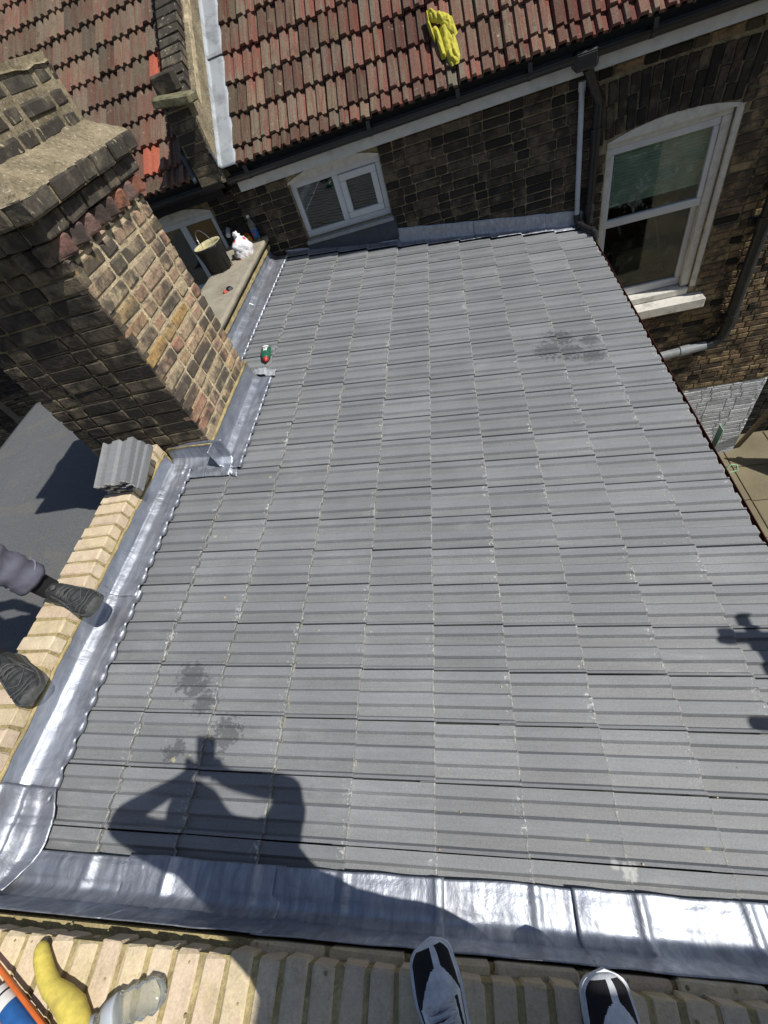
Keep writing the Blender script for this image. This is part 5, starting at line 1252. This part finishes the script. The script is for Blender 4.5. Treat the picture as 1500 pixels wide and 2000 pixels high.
for hn, h, sg in (('l', hl, -1), ('r', hr, 1)):
    for k in range(4):
        base_ = h + CD_ * (.010 - .022 * k) + CR * (.012 * sg); kn = base_ + CR * (.020 * sg) - CF * .022; tip = base_ + CR * (-.012 * sg) - CF * .038
        a, b = 'f%s%da' % (hn, k), 'f%s%db' % (hn, k); V[a] = (*kn, .0095); V[b] = (*tip, .008); E_ += [('ha' + hn, a), (a, b)]
    V['t' + hn] = (*(h - CD_ * .035 - CF * .03 + CR * (-.004 * sg)), .010); E_.append(('ha' + hn, 't' + hn))
def pm(c): return 0 if c.z < 1.06 else (2 if (c.z > 1.55 or (c.y > -.06 and c.z > 1.50)) else 1)
skin_body('body', V, E_, [MAT['dark_cloth'], MAT['shirt'], MAT['skin']], pm, ph)
m = MB(); blob(m, (.253, -.19, 1.735), (.077, .092, .075), 4.0, .10, 24, 16); m.build('hair', MAT['hair'], ph, smooth=True)
shoe(ph, G3(-.026, -.181, .276), G3(.080, -.446, .278), NR, .30, 'trainer', rg)
shoe(ph, G3(.394, -.205, .276), G3(.438, -.488, .278), NR, .30, 'trainer', rg)
for (x, y, s_) in ((.115, -.395, 0), (.435, -.425, 1)):
    m = MB(); zb_ = G3(x, y, .36).z
    m.tube([(x, y, zb_), (x, y - .005, zb_ + .05), (x, y - .02, zb_ + .12)], [.047, .048, .052], 18, caps=False); m.build('sock', MAT['sock'], ph, smooth=True)
pho = thing('phone', 'slim dark mobile phone held up in both hands by the person on the parapet', 'phone', pc)
m = MB(); m.box(pc, (.074, .160, .0085), (CR, CD_, CF), ch=.003); m.build('case', MAT['black_plastic'], pho)
# the worker on the left
wk = thing('person', 'worker in grey-blue trousers and worn black shoes standing on the left brick coping', 'person', (-1.72, .68, .45))
V = {'pelvis': (-1.83, .70, 1.36, (.13, .12)), 'belly': (-1.84, .70, 1.52, (.12, .12)), 'chest': (-1.85, .70, 1.72, (.12, .15)), 'neck': (-1.83, .70, 1.88, .058), 'chin': (-1.80, .70, 1.96, .064), 'head': (-1.79, .70, 2.06, .094), 'crown': (-1.80, .70, 2.13, .08),
     'hipl': (-1.82, .80, 1.30, .10), 'kneel': (-1.755, .855, .95, .078), 'anklel': (-1.722, .868, .66, .062),
     'hipr': (-1.82, .60, 1.30, .10), 'kneer': (-1.80, .555, .95, .078), 'ankler': (-1.755, .525, .66, .062),
     'shl': (-1.85, .88, 1.80, .06), 'ell': (-1.82, .95, 1.52, .045), 'wrl': (-1.68, .90, 1.34, .034), 'hal': (-1.62, .88, 1.30, .028),
     'shr': (-1.85, .52, 1.80, .06), 'elr': (-1.84, .45, 1.52, .045), 'wrr': (-1.72, .48, 1.34, .034), 'har': (-1.66, .50, 1.30, .028)}
E_ = [('pelvis', 'belly'), ('belly', 'chest'), ('chest', 'neck'), ('neck', 'chin'), ('chin', 'head'), ('head', 'crown'), ('pelvis', 'hipl'), ('hipl', 'kneel'), ('kneel', 'anklel'), ('pelvis', 'hipr'), ('hipr', 'kneer'), ('kneer', 'ankler'),
      ('chest', 'shl'), ('shl', 'ell'), ('ell', 'wrl'), ('wrl', 'hal'), ('chest', 'shr'), ('shr', 'elr'), ('elr', 'wrr'), ('wrr', 'har')]
for hn, hy in (('l', .88), ('r', .50)):
    for k in range(4):
        a, b = 'f%s%da' % (hn, k), 'f%s%db' % (hn, k); y = hy + (k - 1.5) * .02
        V[a] = (-1.58 + (.0 if hn == 'l' else -.04), y, 1.275, .009); V[b] = (-1.555 + (.0 if hn == 'l' else -.04), y, 1.24, .008); E_ += [('ha' + hn, a), (a, b)]
    V['t' + hn] = (-1.60 + (.0 if hn == 'l' else -.04), hy + .045, 1.29, .010); E_.append(('ha' + hn, 't' + hn))
skin_body('body', V, E_, [MAT['work_trousers'], MAT['shirt'], MAT['skin']], lambda c: 0 if c.z < 1.42 else (2 if c.z > 1.90 or (c.x > -1.72 and c.z < 1.45) else 1), wk)
m = MB(); blob(m, (-1.82, .70, 2.10), (.10, .092, .085), 2.0, .1, 24, 16); m.build('hair', MAT['hair'], wk, smooth=True)
shoe(wk, (-1.432, .778, .4435), (-1.722, .862, .4435), (0, 0, 1), .30, 'boot', rg)
shoe(wk, (-1.530, .392, .4435), (-1.78, .555, .4435), (0, 0, 1), .30, 'boot', rg)
for (x, y) in ((-1.690, .858), (-1.752, .530)):
    m = MB(); m.tube([(x, y, .51), (x - .012, y + .003, .57), (x - .03, y + .008, .66)], [.045, .046, .050], 18, caps=False); m.build('sock', MAT['sock'], wk, smooth=True)
    m = MB(); cu = [(x - .018, y + .005, .595), (x - .022, y + .006, .60), (x - .03, y + .01, .66), (x - .05, y + .0, .80)]
    cq = [Vector(cu[0]).lerp(Vector(cu[-1]), k / 16) for k in range(17)]; m.tube(cq, [.068 + .004 * math.sin(k * .9) + .004 * (k / 16) for k in range(17)], 30, caps=False)
    m.v = [tuple(Vector(q) + (Vector(q) - Vector((x - .03, y + .005, q[2]))).normalized() * (.008 * noise.noise(Vector((q[0] * 26, q[1] * 26, q[2] * 22))) + .005 * noise.noise(Vector((q[0] * 40, q[1] * 40, q[2] * 60))))) for q in m.v]; o = m.build('trouser_cuff', MAT['work_trousers'], wk, smooth=True); solid(o, .004)
    m = MB(); rr = []
    for k in range(29):
        a = 2 * math.pi * k / 28; rr.append(Vector((x - .030 + .0735 * math.cos(a), y + .009 + .0735 * math.sin(a), .645 + .006 * math.sin(a * 2))))
    m.tube(rr, .0032, 6); m.build('cuff_seam', MAT['seam'], wk, smooth=True)
# scaffold beyond the eaves on the right, of which the photo shows only the shadows
scf = thing('scaffold', 'steel scaffold tubes beside the eaves, right of the frame', 'scaffold', (2.5, .4, GZ))
m = MB(); m.tube([(2.50, .42, GZ), (2.50, .42, 1.32)], .0242, 12); m.build('standard', MAT['steel'], scf, smooth=True)
m = MB(); m.tube([(2.165, .532, 1.2), (3.4, .50, 1.2)], .0242, 12); m.build('tube', MAT['steel'], scf, smooth=True)
m = MB(); m.tube([(2.15, .205, 1.2), (3.4, .17, 1.2)], .0242, 12); m.build('tube', MAT['steel'], scf, smooth=True)
m = MB(); m.tube([(2.40, .0, 1.25), (2.34, 1.9 * 0 + .62, 1.25)], .0242, 12); m.build('tube', MAT['steel'], scf, smooth=True)
m = MB(); m.box((2.19, .532, 1.2), (.06, .062, .062), ch=.01); m.build('coupler', MAT['steel'], scf)
m = MB(); m.box((2.42, .5, 1.22), (.09, .08, .09), ch=.015); m.build('coupler', MAT['steel'], scf)

# unseen wall added behind the photographer to shade the right of the near coping
rw = thing('added_shade_wall', 'unseen brick wall added behind the photographer to shade the near coping', 'wall', (2.2, -.75, GZ))
m = MB(); m.box((2.65, -.80, -.70), (2.9, .34, 6.36)); m.build('brickwork', MAT['house_brick'], rw)
m = MB(); m.box((2.65, -.80, 2.50), (2.96, .40, .05), ch=.01); m.build('coping', MAT['stone'], rw)

# crumbs of mortar and grit
rg = random.Random(5); m = MB()
for k in range(170):
    u, v = rg.random() ** 1.4, rg.random(); p = felt(u, .35 + .6 * v); s_ = rg.uniform(.004, .016) * (1 if rg.random() < .8 else 1.8)
    m.box(p + Vector((0, 0, s_ * .3)), (s_, s_ * rg.uniform(.6, 1.4), s_ * .7), (Vector((math.cos(k), math.sin(k), 0)), Vector((-math.sin(k), math.cos(k), 0)), Vector((0, 0, 1))), ch=s_ * .2)
tag(m.build('mortar_crumbs', MAT['old_mortar'], nx), kind='stuff')
m = MB()
for k in range(120):
    x, y = rg.uniform(-1.35, 1.4), rg.uniform(0, 4.6); s_ = rg.uniform(.002, .006); p = G3(x, y, surf(x, y) + s_ * .3)
    m.box(p, (s_, s_ * rg.uniform(.6, 1.8), s_ * .6), (Vector((math.cos(k), math.sin(k), 0)), Vector((-math.sin(k), math.cos(k), 0)), Vector((0, 0, 1))))
tag(m.build('mortar_crumbs', MAT['old_mortar'], roof), kind='stuff')
m = MB()
for k in range(70):
    x = rg.uniform(-1.3, 1.3); s_ = rg.uniform(.003, .010); p = G3(x, rg.uniform(-.262, -.228) if k % 2 else rg.uniform(-.44, -.26), .19 if k % 2 else .276)
    m.box(p, (s_, s_, s_ * .7), (Vector((math.cos(k), math.sin(k), 0)), Vector((-math.sin(k), math.cos(k), 0)), Vector((0, 0, 1))), ch=s_ * .2)
tag(m.build('mortar_crumbs', MAT['new_mortar'], np_), kind='stuff')
